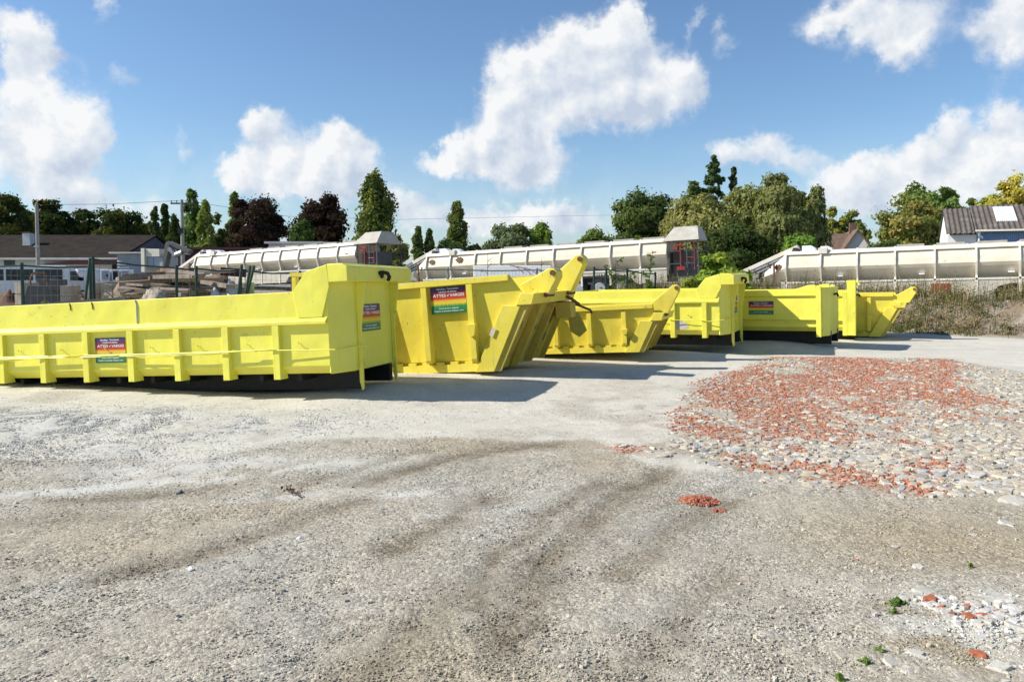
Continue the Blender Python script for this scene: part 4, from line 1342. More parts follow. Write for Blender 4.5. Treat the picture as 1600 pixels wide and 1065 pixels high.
def appliance(px, Y, wpx, label):
    p = at(px, 439.5, Y); w = wpx / F_PX * Y; h = at(px, 421, Y).z - p.z
    r = thing('old_appliance', label, 'appliance', (p.x, Y, p.z), (0, 0, RAD(10)), 'scrapped appliances')
    MB().box(-w / 2, w / 2, -.25, .25, 0, h).build('cabinet', M['white'], r, .015)
    MB().box(-w / 2 + .05, w / 2 - .03, -.262, -.251, .06, h - .05).build('door', M['corr_grey'] if wpx > 12 else M['black'], r, .004)
    MB().box(w / 2 - .10, w / 2 - .05, -.28, -.263, h * .4, h * .6).build('handle', M['black'], r)


pt = at(183, 440, 27.5)
b0 = block('pallet_stack', 'low stack of grey pallets under the scrapped appliances', 'pallets', 183, 27.5, 1.3, .8, pt.z - gz(pt.x, 27.5), M['wood_grey'], 6)
appliance(168, 27.4, 13, 'scrapped white appliance with a grey door on the pallet stack, nearest the fence post')
appliance(184, 27.5, 11, 'middle one of the scrapped white appliances on the pallet stack, with a black door')
appliance(199, 27.6, 13, 'scrapped white appliance standing at the timber end of the pallet stack')


def cart():
    p = at(60, 460, 23.5)
    r = thing('hand_truck', 'dark rusty hand barrow standing upright beside the dark concrete block', 'barrow', (p.x, 23.5, gz(p.x, 23.5)), (0, 0, RAD(20)))
    r.scale = (1.35, 1.35, 1.5)
    MB().tube([(-.2, 0, .1), (-.17, .1, 1.1), (-.12, .12, 1.2)], .022, 8).tube([(.2, 0, .1), (.17, .1, 1.1), (.12, .12, 1.2)], .022, 8).tube([(-.12, .12, 1.2), (.12, .12, 1.2)], .022, 8).build('frame', M['rust'], r)
    MB().prism([(-.3, .55), (.3, .55), (.2, .95), (-.2, .95)], 1, -.12, .06).build('tray', M['dark'], r, .02)
    for x in (-.22, .22):
        MB().cyl((x, 0, .17), 0, .17, .07, 16).build('wheel', M['tyre'], r, .02)


cart()
# timber: long planks and beams piled up
def plank(px0, py0, Y0, px1, py1, Y1, w, h, mat, label):
    a = at(px0, py0, Y0); b = at(px1, py1, Y1)
    d = b - a
    o = MB().box(0, d.length, -w / 2, w / 2, -h / 2, h / 2).build('plank', mat, None, .006)
    o.location = a
    o.rotation_euler = (RAD(rng.uniform(-15, 15)), -math.asin(d.z / d.length), math.atan2(d.y, d.x))
    return tag(o, label, 'timber', 'planks and beams in the timber piles')


LABP = 'weathered plank lying loose in the timber pile behind the fence'
for k in range(34):
    px = rng.uniform(205, 350); L = rng.uniform(30, 110); Y = rng.uniform(18.5, 20.5)
    py = 424 + 42 * rng.random() ** .8 + (Y > 19.5) * -3
    plank(px - L / 2, py + rng.uniform(-6, 6), Y, px + L / 2, py + rng.uniform(-6, 6), Y + rng.uniform(-1.2, 1.2), rng.uniform(.12, .24), rng.uniform(.05, .12), M['wood'] if rng.random() < .45 else M['wood_grey'], LABP)
for k, (a, c) in enumerate(((215, 290), (225, 345), (262, 352))):
    plank(a, 438 + 8 * k, 20.2 + .3 * k, c, 433 + 8 * k, 20.4 + .3 * k, .5, .28, M['wood_grey' if k != 1 else 'wood'],
          ('thick grey beam on top of the timber pile', 'long brown beam across the middle of the timber pile', 'thick grey beam low in the timber pile')[k])
plank(345, 424, 21.0, 385, 427, 21.2, .4, .22, M['maroon'], 'dark red beam on top of the timber near the crossed bars')
plank(190, 458, 18.0, 232, 446, 19.2, .10, .05, M['wood'], 'brown plank propped at an angle against the concrete blocks')


def heap(name, label, cat, px, Y, rx, ry, h, mat, seed, kind=None):
    """an irregular low mound"""
    p = at(px, 450, Y)
    n = 36; rows = 9
    rg = np.random.default_rng(seed)
    V = []; Fq = []
    for i in range(rows + 1):
        u = i / rows
        for k in range(n):
            a = 2 * math.pi * k / n
            x = rx * u * math.cos(a); y = ry * u * math.sin(a)
            nz = float(fbm(np.array([x * 2.9 + seed]), np.array([y * 2.9]), seed, 5, .62)[0])
            V.append((x, y, h * (1 - u ** 2.6) ** .9 * (.45 + 1.1 * nz) - .05 * u))
    for i in range(rows):
        for k in range(n):
            l = (k + 1) % n
            Fq.append((i * n + k, i * n + l, (i + 1) * n + l, (i + 1) * n + k)[::-1])
    me = fast_mesh(name, np.array(V), np.array(Fq), smooth=True)
    o = link(name, me, mat)
    o.location = (p.x, Y, gz(p.x, Y))
    return tag(o, label, cat, kind=kind)


heap('tarpaulin', 'pale blue tarpaulin spread over a low pile beside the crossed bars', 'tarpaulin', 352, 18.4, .95, .6, 1.30, M['tarp'], 4)
heap('rubble_heap', 'heap of pale broken masonry in front of the timber', 'rubble', 232, 17.9, 1.0, .5, 1.25, M['concrete'], 9)
heap('debris_heap', 'dark heap of scrap at the bottom of the timber pile', 'scrap', 285, 21.0, 2.8, 1.5, 1.75, M['wood'], 14)
heap('debris_heap', 'brown heap of scrap between the concrete blocks and the pallets', 'scrap', 128, 27.0, 1.6, .8, 1.0, M['wood'], 31)
heap('debris_heap', 'dark heap of scrap behind the fence gate at the left edge', 'scrap', 15, 27.0, 1.5, .9, .95, M['rust'], 37)
heap('debris_heap', 'grey brown heap of broken timber left of the lime green crate', 'scrap', 335, 22.5, 1.7, .8, 1.5, M['wood_grey'], 41)
block('crate', 'lime green crate between the timber and the crossed bars', 'crate', 385, 19.2, .34, .4, .34, M['lime'], 12, 1.22)
block('pallet_stack', 'brown pallet stack under the lime green crate', 'pallets', 384, 19.3, .9, .8, 1.215, M['wood'], 12)
w = block('board', 'white board standing upright in front of the middle trailer', 'board', 800, 25.5, 2.6, .05, at(800, 415, 25.5).z - gz(0, 25.5), M['white'], -8)
for k in range(3):
    q = MB().tube([(-.1 + .25 * k + .5 * s, -.03, 2.05 - .28 * s * s - .05 * k) for s in [i / 8 for i in range(9)]], .008, 5)
    q.build('red_arc', M['red'], w)
block('bucket_pile', 'white plastic sack in front of the overgrown wire fence', 'sack', 926, 20.3, .26, .22, .75, M['white'], 20, bevel=.06)
p = at(905, 470, 20.0)
heap('sand_heap', 'pale sand heap behind the low tipping skip', 'heap', 903, 19.9, .7, .6, .85, M['concrete'], 22)


def crane():
    """folded lorry-mounted grab beside the farthest trailer's nose"""
    p = at(240, 420, 43.0); Y = 43.0
    z0 = gz(p.x, Y)
    r = thing('tipper_lorry', 'scruffy white lorry body with a folded grey loader crane by the farthest trailer', 'lorry', (p.x, Y, z0), (0, 0, RAD(-10)))
    def lx(px): return at(px, 400, Y).x - p.x
    def lz(py): return at(240, py, Y).z - z0
    MB().box(lx(222), lx(228), -.2, 1.6, lz(425), lz(388)).build('tailboard', M['trim'], r, .01)
    MB().box(lx(229), lx(252), -.1, 1.5, lz(401), lz(389)).build('headboard', M['trim'], r, .01)
    MB().box(lx(229), lx(256), .0, 1.4, lz(418), lz(401.5)).build('side_panel', M['corr_grey'], r)
    MB().box(lx(237), lx(240), -.05, -.001, lz(418), lz(402)).build('blue_stripe', M['blue_clad'], r)
    MB().prism([(lx(256), lz(420)), (lx(260), lz(420)), (lx(270), lz(382)), (lx(262), lz(380))], 1, -.1, .3).build('crane_column', M['concrete_dark'], r, .02)
    MB().prism([(lx(262), lz(380)), (lx(268), lz(377)), (lx(304), lz(392)), (lx(300), lz(397))], 1, -.08, .28).build('crane_boom', M['concrete_dark'], r, .02)
    MB().tube([(lx(268), 0, lz(388)), (lx(278), 0, lz(398)), (lx(290), 0, lz(394))], .16, 8).build('hydraulic_ram', M['steel'], r)
    for x in (lx(232), lx(250)):
        MB().cyl((x, .0, .5), 1, .5, .3, 20).build('wheel', M['tyre'], r, .04)
    MB().box(lx(222), lx(262), .1, 1.3, .5, .75).build('chassis', M['dark'], r)


crane()

# ------------------------------------------------------------------ utility poles and lines
def pole(px, Y, top, label, arm=False):
    t = at(px, top, Y); g = gz(t.x, Y)
    r = thing('utility_pole', label, 'pole', (t.x, Y, g))
    h = t.z - g
    MB().tube([(0, 0, 0), (0, 0, h)], [.15, .10], 10).build('shaft', M['pole'], r)
    if arm:
        MB().box(-.75, .75, -.05, .05, h - .30, h - .20).build('crossarm', M['dark'], r)
        for x in (-.7, -.35, .35, .7):
            MB().cyl((x, 0, h - .12), 2, .04, .16, 8).build('insulator', M['steel'], r)
        MB().box(-.25, .1, -.2, .12, h * .62, h * .68).build('junction_box', M['black'], r)
    else:
        MB().box(-.14, .14, -.18, -.10, h * .55, h * .57).build('band', M['steel'], r)
    return r


pole(57, 50, 318, 'plain concrete pole in front of the dark roofed hall')
pole(284, 52, 312, 'pole with a crossarm and insulators among the poplars', True)
for k, pts in enumerate((((57, 320, 50), (170, 319, 51), (280, 313.5, 52)), ((288, 313.5, 52), (450, 338, 66), (620, 343, 80), (960, 336, 110)))):
    P = [at(*q) for q in pts]
    o = MB().tube(P, .012, 4).build('power_line', M['black'])
    tag(o, ('thin overhead cable running between the two poles', 'thin overhead cable running across the sky behind the poplars')[k], 'cable')

# ------------------------------------------------------------------ trees
def leaves(cent, out, size, cols, rg, flat=0.55, aspect=0.62, down=0.0):
    """diamond leaves: centres, outward hints, sizes, colours"""
    n = len(cent)
    nr = out + rg.normal(0, flat, (n, 3))
    nr /= np.linalg.norm(nr, axis=1, keepdims=True) + 1e-9
    rv = rg.normal(0, 1, (n, 3)); rv[:, 2] -= down
    t = np.cross(nr, rv); t /= np.linalg.norm(t, axis=1, keepdims=True) + 1e-9
    b = np.cross(nr, t)
    if down:
        t, b = b, t
    s = size[:, None]
    V = np.stack([cent - t * s, cent + b * s * aspect, cent + t * s, cent - b * s * aspect], 1).reshape(-1, 3)
    Fq = np.arange(4 * n).reshape(n, 4)
    C = np.repeat(cols, 4, 0)
    return V, Fq, C


def crown_points(kind, w, h, z0, rg, nclump):
    """clump centres (relative to the trunk foot), clump radii"""
    P = []; R = []
    for i in range(nclump):
        if kind == 'poplar':
            t = rg.random() ** .9
            rad = w * min(1.0, (1.03 - t) * 3.0) ** .7 * min(1.0, .55 + t * 1.6) * .62
            a = rg.random() * 2 * math.pi; q = math.sqrt(rg.random())
            P.append((math.cos(a) * rad * q, math.sin(a) * rad * q, z0 + (h * .97 - z0) * t)); R.append(w * .46 * (1.05 - .55 * t))
        elif kind == 'conifer':
            t = rg.random() ** 1.1
            rad = w * (1.02 - t) ** .75 * rg.uniform(.55, 1.45)
            a = rg.random() * 2 * math.pi; q = rg.random() ** .5
            P.append((math.cos(a) * rad * q, math.sin(a) * rad * q, z0 + (h - z0) * t * .97)); R.append(w * (.10 + .20 * (1 - t)))
        else:
            while True:
                v = rg.normal(0, 1, 3); v /= np.linalg.norm(v)
                if v[2] > -.75: break
            q = .30 + .70 * rg.random() ** .6
            lump = .86 + .24 * math.sin(3.1 * math.atan2(v[1], v[0]) + w * 7) * math.cos(2.3 * v[2] + h)
            hh = (h - z0) / 2
            P.append((v[0] * w * q * .84 * lump, v[1] * w * q * .84 * lump, z0 + hh + v[2] * hh * q * .88)); R.append(w * rg.uniform(.17, .31))
    return np.array(P), np.array(R)


TREE_K = 2.7


def tree(name, label, cat, px, top, half, Y, kind='round', col=(.06, .08, .025), seed=1, n=5200, z0=None, lsize=None, hue=.25, trunk=True, group=None, nclump=None, second=None):
    rg = np.random.default_rng(seed)
    t = at(px, top, Y)
    g = gz(t.x, Y)
    h = t.z - g
    w = half / F_PX * Y
    z0 = h * .12 if z0 is None else z0
    r = thing(name, label, cat, (t.x, Y, g), (0, 0, 0), group)
    nc = nclump or (64 if kind in ('round', 'willow') else 80)
    n = int(n * (1.2 if kind == 'conifer' else 1.75))
    P, R = crown_points('round' if kind == 'willow' else kind, w, h * .985, z0, rg, nc)
    per = n // nc
    base = np.array(col) * TREE_K
    cents = []; outs = []; cols = []; sz = []
    ls = lsize or max(.10, Y * .0022)
    for p, q in zip(P, R):
        k = max(20, int(per * rg.uniform(.6, 1.4)))
        v = rg.normal(0, 1, (k, 3)); v /= np.linalg.norm(v, axis=1, keepdims=True)
        rad = q * rg.random((k, 1)) ** .45
        c = p + v * rad * (np.array([1.0, 1.0, 1.7]) if kind == 'poplar' else np.array([1.15, 1.15, .85]))
        o = v * .8 + (p - np.array([0, 0, (h + z0) / 2])) / (np.linalg.norm(p - np.array([0, 0, (h + z0) / 2])) + .1) * .7
        cc = base * rg.uniform(.72, 1.35)
        if second is not None and rg.random() < .4:
            cc = np.array(second) * TREE_K * rg.uniform(.75, 1.25)
        cl = cc * rg.uniform(1 - hue, 1 + hue, (k, 1)) * rg.uniform(.92, 1.08, (k, 3))
        cents.append(c); outs.append(o); cols.append(cl); sz.append(ls * rg.uniform(.65, 1.5, k))
        if kind == 'willow':                               # hanging strands
            for s in range(7):
                a = rg.random() * 2 * math.pi
                st = p + np.array([math.cos(a), math.sin(a), .1]) * q * rg.uniform(.5, 1.1)
                L = rg.uniform(.7, 2.1) * q * 2.0
                m = 26
                u = np.linspace(0, 1, m)[:, None]
                c = st + np.array([math.cos(a) * .25 * q, math.sin(a) * .25 * q, 0]) * u ** .5 + np.array([0, 0, -1]) * L * u + rg.normal(0, .05, (m, 3))
                cents.append(c); outs.append(np.tile([math.cos(a), math.sin(a), .25], (m, 1)))
                cols.append(base * rg.uniform(.8, 1.45) * rg.uniform(.85, 1.15, (m, 1)) * np.ones((m, 3))); sz.append(ls * rg.uniform(.6, 1.2, m))
    # loose outer twigs so the outline is ragged
    k = max(120, n // 14)
    idx = rg.integers(0, len(P), k)
    v = rg.normal(0, 1, (k, 3)); v /= np.linalg.norm(v, axis=1, keepdims=True)
    cents.append(P[idx] + v * R[idx][:, None] * rg.uniform(.9, 1.45, (k, 1))); outs.append(v); cols.append(base * rg.uniform(.8, 1.3, (k, 1)) * np.ones((k, 3))); sz.append(ls * rg.uniform(.6, 1.1, k))
    c = np.concatenate(cents); o = np.concatenate(outs)
    keep = c[:, 2] > .15
    V, Fq, C = leaves(c[keep], o[keep], np.concatenate(sz)[keep], np.concatenate(cols)[keep], rg, down=1.5 if kind == 'willow' else 0.0)
    cr = link('crown', fast_mesh('crown', V, Fq, C), M['leaf'], r)
    if trunk:
        m = MB()
        tw = max(.06, w * .055) if kind != 'poplar' else max(.06, w * .09)
        m.tube([(0, 0, -.1), (.02 * w, 0, h * .3), (0, .03 * w, h * .6), (.02, 0, h * (.9 if kind in ('poplar', 'conifer') else .72))], [tw, tw * .75, tw * .45, tw * .12], 8)
        for i in range(0, len(P), max(1, len(P) // 14)):
            p = P[i]
            zb = max(h * .15, min(h * .65, p[2] * .6))
            m.tube([(0, 0, zb), tuple(p * np.array([.5, .5, .5]) + np.array([0, 0, (zb + p[2] * .15) * .5])), tuple(p)], [tw * .35, tw * .22, tw * .06], 5)
        m.build('trunk', M['bark'], r)
    return r


DK = (.022, .030, .011); MID = (.050, .066, .020); LG = (.085, .108, .030); YG = (.135, .130, .030); PU = (.021, .0135, .011); OL = (.080, .078, .028); GG = (.075, .090, .050)
GL = 'dark trees behind the hall'
for i, (px, top, hf, Y) in enumerate(((12, 287, 44, 86), (78, 306, 42, 92), (128, 318, 42, 96), (183, 313, 46, 90), (226, 332, 36, 94), (-55, 292, 48, 88), (45, 322, 40, 100))):
    tree('broadleaf_tree', ('dark tree at the left edge, tallest of those behind the hall', 'rounded dark tree behind the plain concrete pole', 'dark tree above the middle of the hall roof', 'broad domed dark tree above the hall gable',
                            'low dark tree between the hall gable and the poplars', 'dark tree cut off by the left edge of view', 'dark tree filling the gap behind the chimney')[i], 'tree', px, top, hf, Y, 'round', DK, 100 + i, 6500, z0=1.0, group=GL, hue=.35,
         second=(.05, .05, .014))
tree('poplar_tree', 'thin dark poplar, leftmost of the poplar group', 'tree', 241, 316, 10, 84, 'poplar', (.04, .05, .02), 120, 1700, group='poplars')
tree('poplar_tree', 'thin dark poplar next to the pole, second of the group', 'tree', 257, 315, 12, 86, 'poplar', (.03, .042, .016), 121, 2200, group='poplars')
tree('poplar_tree', 'short dark poplar just behind the crossarm pole', 'tree', 272, 333, 14, 82, 'poplar', (.035, .05, .018), 122, 2200, group='poplars')
tree('poplar_tree', 'tall bright green poplar right of the crossarm pole', 'tree', 299, 291, 19, 80, 'poplar', (.075, .105, .035), 123, 3600, group='poplars', second=(.045, .065, .022))
tree('poplar_tree', 'yellowish poplar between the bright poplar and the beech', 'tree', 321, 312, 18, 79, 'poplar', (.10, .12, .030), 124, 3200, group='poplars')
tree('broadleaf_tree', 'round green tree tucked left of the copper beeches', 'tree', 347, 326, 28, 82, 'round', MID, 125, 3500, z0=.8)
tree('poplar_tree', 'green poplar tip rising behind the left copper beech', 'tree', 366, 297, 16, 92, 'poplar', LG, 126, 2600, group='poplars')
tree('copper_beech', 'left one of the two purple beeches, with a double top', 'tree', 402, 293, 50, 80, 'round', PU, 127, 7500, z0=.8, hue=.35, second=(.042, .030, .020))
tree('copper_beech', 'right one of the two purple beeches, beside the tall poplar', 'tree', 500, 296, 54, 80, 'round', PU, 128, 8000, z0=.8, hue=.35)
tree('broadleaf_tree', 'green tree in front of the right copper beech', 'tree', 474, 338, 30, 76, 'round', (.035, .055, .016), 129, 3200, z0=.8)
tree('poplar_tree', 'tallest and widest poplar, standing alone behind the trailer hood', 'tree', 586, 271, 40, 74, 'poplar', (.085, .095, .026), 130, 8200, hue=.35, second=(.045, .060, .018), nclump=90)
tree('shrub', 'pale olive shrub at the foot of the tallest poplar', 'shrub', 620, 364, 22, 70, 'round', OL, 131, 2400, z0=.3)
tree('poplar_tree', 'small poplar, left of the little pair', 'tree', 653, 352, 12, 90, 'poplar', (.06, .075, .024), 132, 1700, group='poplars')
tree('poplar_tree', 'small darker poplar, right of the little pair', 'tree', 671, 356, 10, 90, 'poplar', (.05, .065, .022), 133, 1500, group='poplars')
tree('poplar_tree', 'lone bushy poplar right of the little pair', 'tree', 714, 316, 21, 78, 'poplar', (.055, .068, .020), 134, 4200, second=(.085, .09, .025), group='poplars')
tree('shrub', 'green shrub at the foot of the lone bushy poplar', 'shrub', 705, 366, 28, 76, 'round', LG, 135, 2600, z0=.3)
tree('shrub', 'small olive shrub right of the lone bushy poplar', 'shrub', 742, 372, 18, 78, 'round', OL, 136, 1800, z0=.3)
tree('willow_bush', 'rounded grey green bush behind the middle trailer', 'bush', 800, 341, 46, 66, 'round', (.062, .078, .040), 137, 5200, z0=.4)
tree('broadleaf_tree', 'bright green loose tree right of the grey green bush', 'tree', 842, 343, 32, 67, 'round', (.075, .105, .022), 138, 3200, z0=.4, nclump=30)
tree('shrub', 'low scrub beside the dark rounded tree', 'shrub', 930, 350, 38, 63, 'round', (.070, .090, .028), 139, 3200, z0=.4)
tree('broadleaf_tree', 'dark green rounded tree at the left of the big tree group', 'tree', 1008, 290, 66, 64, 'round', (.032, .045, .016), 140, 8500, z0=.6, hue=.35, second=(.055, .07, .02))
tree('conifer_tree', 'tallest conifer rising above the willows', 'tree', 1116, 236, 30, 68, 'conifer', (.036, .055, .022), 141, 4200, z0=3)
tree('conifer_tree', 'slim drooping conifer beside the tallest one', 'tree', 1147, 256, 22, 68, 'conifer', (.042, .052, .026), 142, 2600, z0=3)
tree('broadleaf_tree', 'green tree left of the tallest conifer', 'tree', 1088, 272, 30, 67, 'round', (.045, .062, .022), 143, 3800, z0=3)
tree('willow_tree', 'brownish green willow behind the trailer hood', 'tree', 1092, 292, 70, 58, 'willow', (.112, .108, .040), 144, 8500, z0=.6)
tree('willow_tree', 'weeping tree in the middle of the big group', 'tree', 1165, 278, 48, 60, 'willow', (.098, .102, .038), 145, 6500, z0=.6)
tree('birch_tree', 'tall weeping birch with a broad ragged crown', 'tree', 1218, 262, 52, 57, 'willow', (.094, .098, .038), 146, 8500, z0=1.0)
tree('birch_tree', 'smaller weeping birch at the right end of the big group', 'tree', 1264, 274, 34, 59, 'willow', (.084, .090, .036), 147, 5200, z0=.8)
tree('broadleaf_tree', 'dark undergrowth tree below the willows', 'tree', 1150, 348, 70, 54, 'round', (.030, .042, .014), 148, 6500, z0=.2)
tree('shrub', 'bright leafy shrub right of the middle willows, above the filler hatches', 'shrub', 1252, 358, 38, 50, 'round', (.065, .105, .020), 149, 3500, z0=.4)
tree('broadleaf_tree', 'yellow green tree left of the white gable', 'tree', 1303, 318, 24, 84, 'round', (.115, .115, .026), 150, 3000, z0=.8)
tree('broadleaf_tree', 'yellow green tree just behind the white gable', 'tree', 1336, 322, 26, 84, 'round', (.10, .108, .028), 151, 3000, z0=.8)
tree('broadleaf_tree', 'wide tan and green tree right of the white gable', 'tree', 1420, 298, 58, 62, 'round', (.085, .092, .026), 152, 7000, z0=.5, second=(.115, .10, .032))
tree('broadleaf_tree', 'taller green tree top behind the tan and green tree', 'tree', 1436, 278, 42, 68, 'round', (.062, .085, .022), 153, 4800, z0=2)
tree('broadleaf_tree', 'green tree filling the gap left of the blue clad house', 'tree', 1458, 302, 38, 66, 'round', (.060, .080, .022), 159, 4200, z0=.5)
tree('broadleaf_tree', 'slim green tree top just left of the blue clad house', 'tree', 1478, 274, 28, 64, 'round', (.055, .078, .022), 154, 4200, z0=1)
tree('broadleaf_tree', 'green tree behind the wing of the blue clad house', 'tree', 1512, 300, 26, 68, 'round', (.058, .080, .020), 155, 3200, z0=2)
tree('broadleaf_tree', 'golden yellow tree at the right edge behind the blue clad house', 'tree', 1592, 262, 42, 60, 'round', (.185, .160, .030), 156, 4800, z0=3, nclump=34)
tree('broadleaf_tree', 'low golden tree left of the golden one above the roof', 'tree', 1548, 298, 24, 62, 'round', (.150, .145, .030), 157, 2600, z0=3)
tree('shrub', 'low dark hedge plant below the wide tan and green tree', 'shrub', 1385, 366, 40, 56, 'round', (.040, .055, .018), 158, 3200, z0=.2)
# big-leaved bush and saplings between the skips and the trailers
def bush(name, label, px, top, half, Y, col, seed, n, ls, z0=.1, second=None):
    return tree(name, label, 'bush', px, top, half, Y, 'round', col, seed, n, z0=z0, lsize=ls, nclump=34, second=second)


bush('leafy_bush', 'large leafy bush behind the primer patched skip', 1118, 388, 44, 22.6, (.085, .125, .022), 201, 3000, .085, .2, (.13, .15, .03))
bush('leafy_bush', 'second leafy bush against the nose of the nearest trailer', 1152, 402, 28, 23.4, (.075, .115, .022), 202, 1500, .085, .2)
bush('leafy_bush', 'low yellowish bush left of the large leafy bush', 1078, 420, 24, 22.2, (.13, .14, .035), 203, 1300, .07, .1)
bush('leafy_bush', 'low green bush by the overgrown wire fence', 1018, 432, 22, 22.0, (.06, .085, .022), 204, 1100, .06, .1)
bush('leafy_bush', 'low bush behind the smooth sided skip', 1205, 440, 30, 23.4, (.08, .10, .025), 205, 1200, .06, .1)
bush('leafy_bush', 'tiny low bush in front of the hand barrow', 72, 462, 16, 16.4, (.12, .12, .02), 206, 900, .045, .05)


def sapling(label, px, top, Y, seed, leafn=90, col=(.085, .14, .030), lean=.0, ls=.07):
    rg = np.random.default_rng(seed)
    t = at(px, top, Y); g = gz(t.x, Y); h = t.z - g
    r = thing('sapling', label, 'sapling', (t.x, Y, g))
    m = MB()
    m.tube([(0, 0, 0), (lean * .4, 0, h * .5), (lean, 0, h)], [.02, .014, .005], 6)
    c = []; o = []
    for k in range(9):
        u = .35 + .63 * k / 9
        a = rg.random() * 6.28
        L = rg.uniform(.25, .55) * (1.15 - .6 * u)
        b0 = np.array([lean * u, 0, h * u]); tip = b0 + np.array([math.cos(a) * L, math.sin(a) * L, L * .35])
        m.tube([tuple(b0), tuple((b0 + tip) / 2 + np.array([0, 0, .06])), tuple(tip)], [.008, .006, .003], 5)
        for q in range(leafn // 9):
            s = rg.uniform(.25, 1.05)
            c.append(b0 + (tip - b0) * s + rg.normal(0, .045, 3) + np.array([0, 0, .03])); o.append(np.array([0, -.3, .9]))
    m.build('stem', M['bark'], r)
    c = np.array(c); o = np.array(o)
    V, Fq, C = leaves(c, o, ls * rg.uniform(.6, 1.3, len(c)), np.array(col) * rg.uniform(.7, 1.4, (len(c), 1)) * np.ones((len(c), 3)), rg, aspect=.5)
    link('foliage', fast_mesh('foliage', V, Fq, C), M['leaf'], r)


sapling('bright sapling left of the thick fence post, behind the low tipping skip', 962, 402, 21.2, 301)
sapling('taller bright sapling right of the thick fence post', 1006, 392, 21.5, 302, 120, lean=.25)
sapling('small bright sapling between the two larger ones', 985, 424, 21.0, 303, 90)
sapling('bare twiggy sapling in front of the white board', 762, 396, 20.5, 304, 27, (.10, .085, .05), ls=.03)
sapling('bare twiggy sapling by the fence joint, right of the white board', 846, 405, 20.6, 305, 18, (.10, .085, .05), ls=.03)
sapling('thin green weed stem in front of the timber pile', 297, 428, 15.4, 306, 70, (.06, .10, .02), ls=.035)
sapling('thin weed stem in front of the pale concrete blocks', 176, 446, 15.6, 307, 54, (.08, .10, .03), ls=.03)

# ------------------------------------------------------------------ weeds on the bank
def blades(name, n, sampler, hmin, hmax, width, cols, seed, lean=.35):
    rg = np.random.default_rng(seed)
    x, y = sampler(rg, n)
    n = len(x)
    z = ground_z(x, y)
    h = hmin + (hmax - hmin) * rg.random(n) ** 1.8 * (.45 + .9 * fbm(x * 1.3, y * 1.3, seed + 5, 3))
    a = rg.random(n) * 6.283; l = rg.random(n) * lean
    tip = np.stack([x + np.cos(a) * h * l, y + np.sin(a) * h * l, z + h], 1)
    mid = np.stack([x + np.cos(a) * h * l * .35, y + np.sin(a) * h * l * .35, z + h * .55], 1)
    base = np.stack([x, y, z - .03], 1)
    b = rg.random(n) * 6.283
    sx = np.stack([np.cos(b), np.sin(b), np.zeros(n)], 1) * (width * rg.uniform(.6, 1.5, n))[:, None]
    V = np.stack([base - sx, base + sx, mid + sx * .7, mid - sx * .7, tip], 1).reshape(-1, 3)
    i = np.arange(n)[:, None] * 5
    Ft = np.concatenate([i + np.array([[0, 1, 2]]), i + np.array([[0, 2, 3]]), i + np.array([[3, 2, 4]])], 0)
    ci = rg.integers(0, len(cols), n)
    patch = fbm(x * .8, y * .8, seed + 9, 2)
    C = np.array(cols)[ci] * rg.uniform(.6, 1.4, (n, 1)) * (.7 + .6 * patch)[:, None]
    return fast_mesh(name, V, Ft, np.repeat(C, 5, 0))


def berm_sampler(lo, hi):
    def f(rg, n):
        seg = []
        pts = np.array(BERM)
        L = np.hypot(*(pts[1:] - pts[:-1]).T)
        wts = L * np.array([1.0, 1.5, 2.0, 1.6, .8]); wts /= wts.sum()
        k = rg.choice(len(L), n, p=wts)
        u = rg.random(n)[:, None]
        p = pts[k] * (1 - u) + pts[k + 1] * u
        d = (pts[k + 1] - pts[k]); d /= np.linalg.norm(d, axis=1, keepdims=True)
        nrm = np.stack([-d[:, 1], d[:, 0]], 1)
        nrm *= np.where(nrm[:, 1] < 0, -1, 1)[:, None]     # pointing away from the camera
        off = rg.uniform(lo, hi, n)[:, None]
        q = p + nrm * off
        den = fbm(q[:, 0] * 1.1, q[:, 1] * 1.1, 90, 3)
        keep = rg.random(n) < sstep(den, .30, .62) * 1.2
        return q[keep, 0], q[keep, 1]
    return f


STRAW = (.40, .32, .19); DRY = (.29, .22, .125); GRN = (.070, .100, .025); GRN2 = (.10, .125, .03); BRN = (.13, .09, .055); OLV_ = (.13, .125, .05)
o = link('dry_grass', blades('dry_grass', 26000, berm_sampler(-1.9, 1.6), .08, .42, .008, [STRAW, DRY, GRN, GRN2], 400), M['weed']); tag(o, kind='stuff')
o = link('tall_weeds', blades('tall_weeds', 6500, berm_sampler(-.75, 1.5), .30, 1.10, .007, [STRAW, DRY, STRAW, GRN2, OLV_, DRY], 401, .5), M['weed']); tag(o, kind='stuff')
o = link('bank_foot_grass', blades('bank_foot_grass', 14000, berm_sampler(-2.3, -1.5), .05, .22, .008, [GRN2, STRAW, GRN], 402, .6), M['weed']); tag(o, kind='stuff')


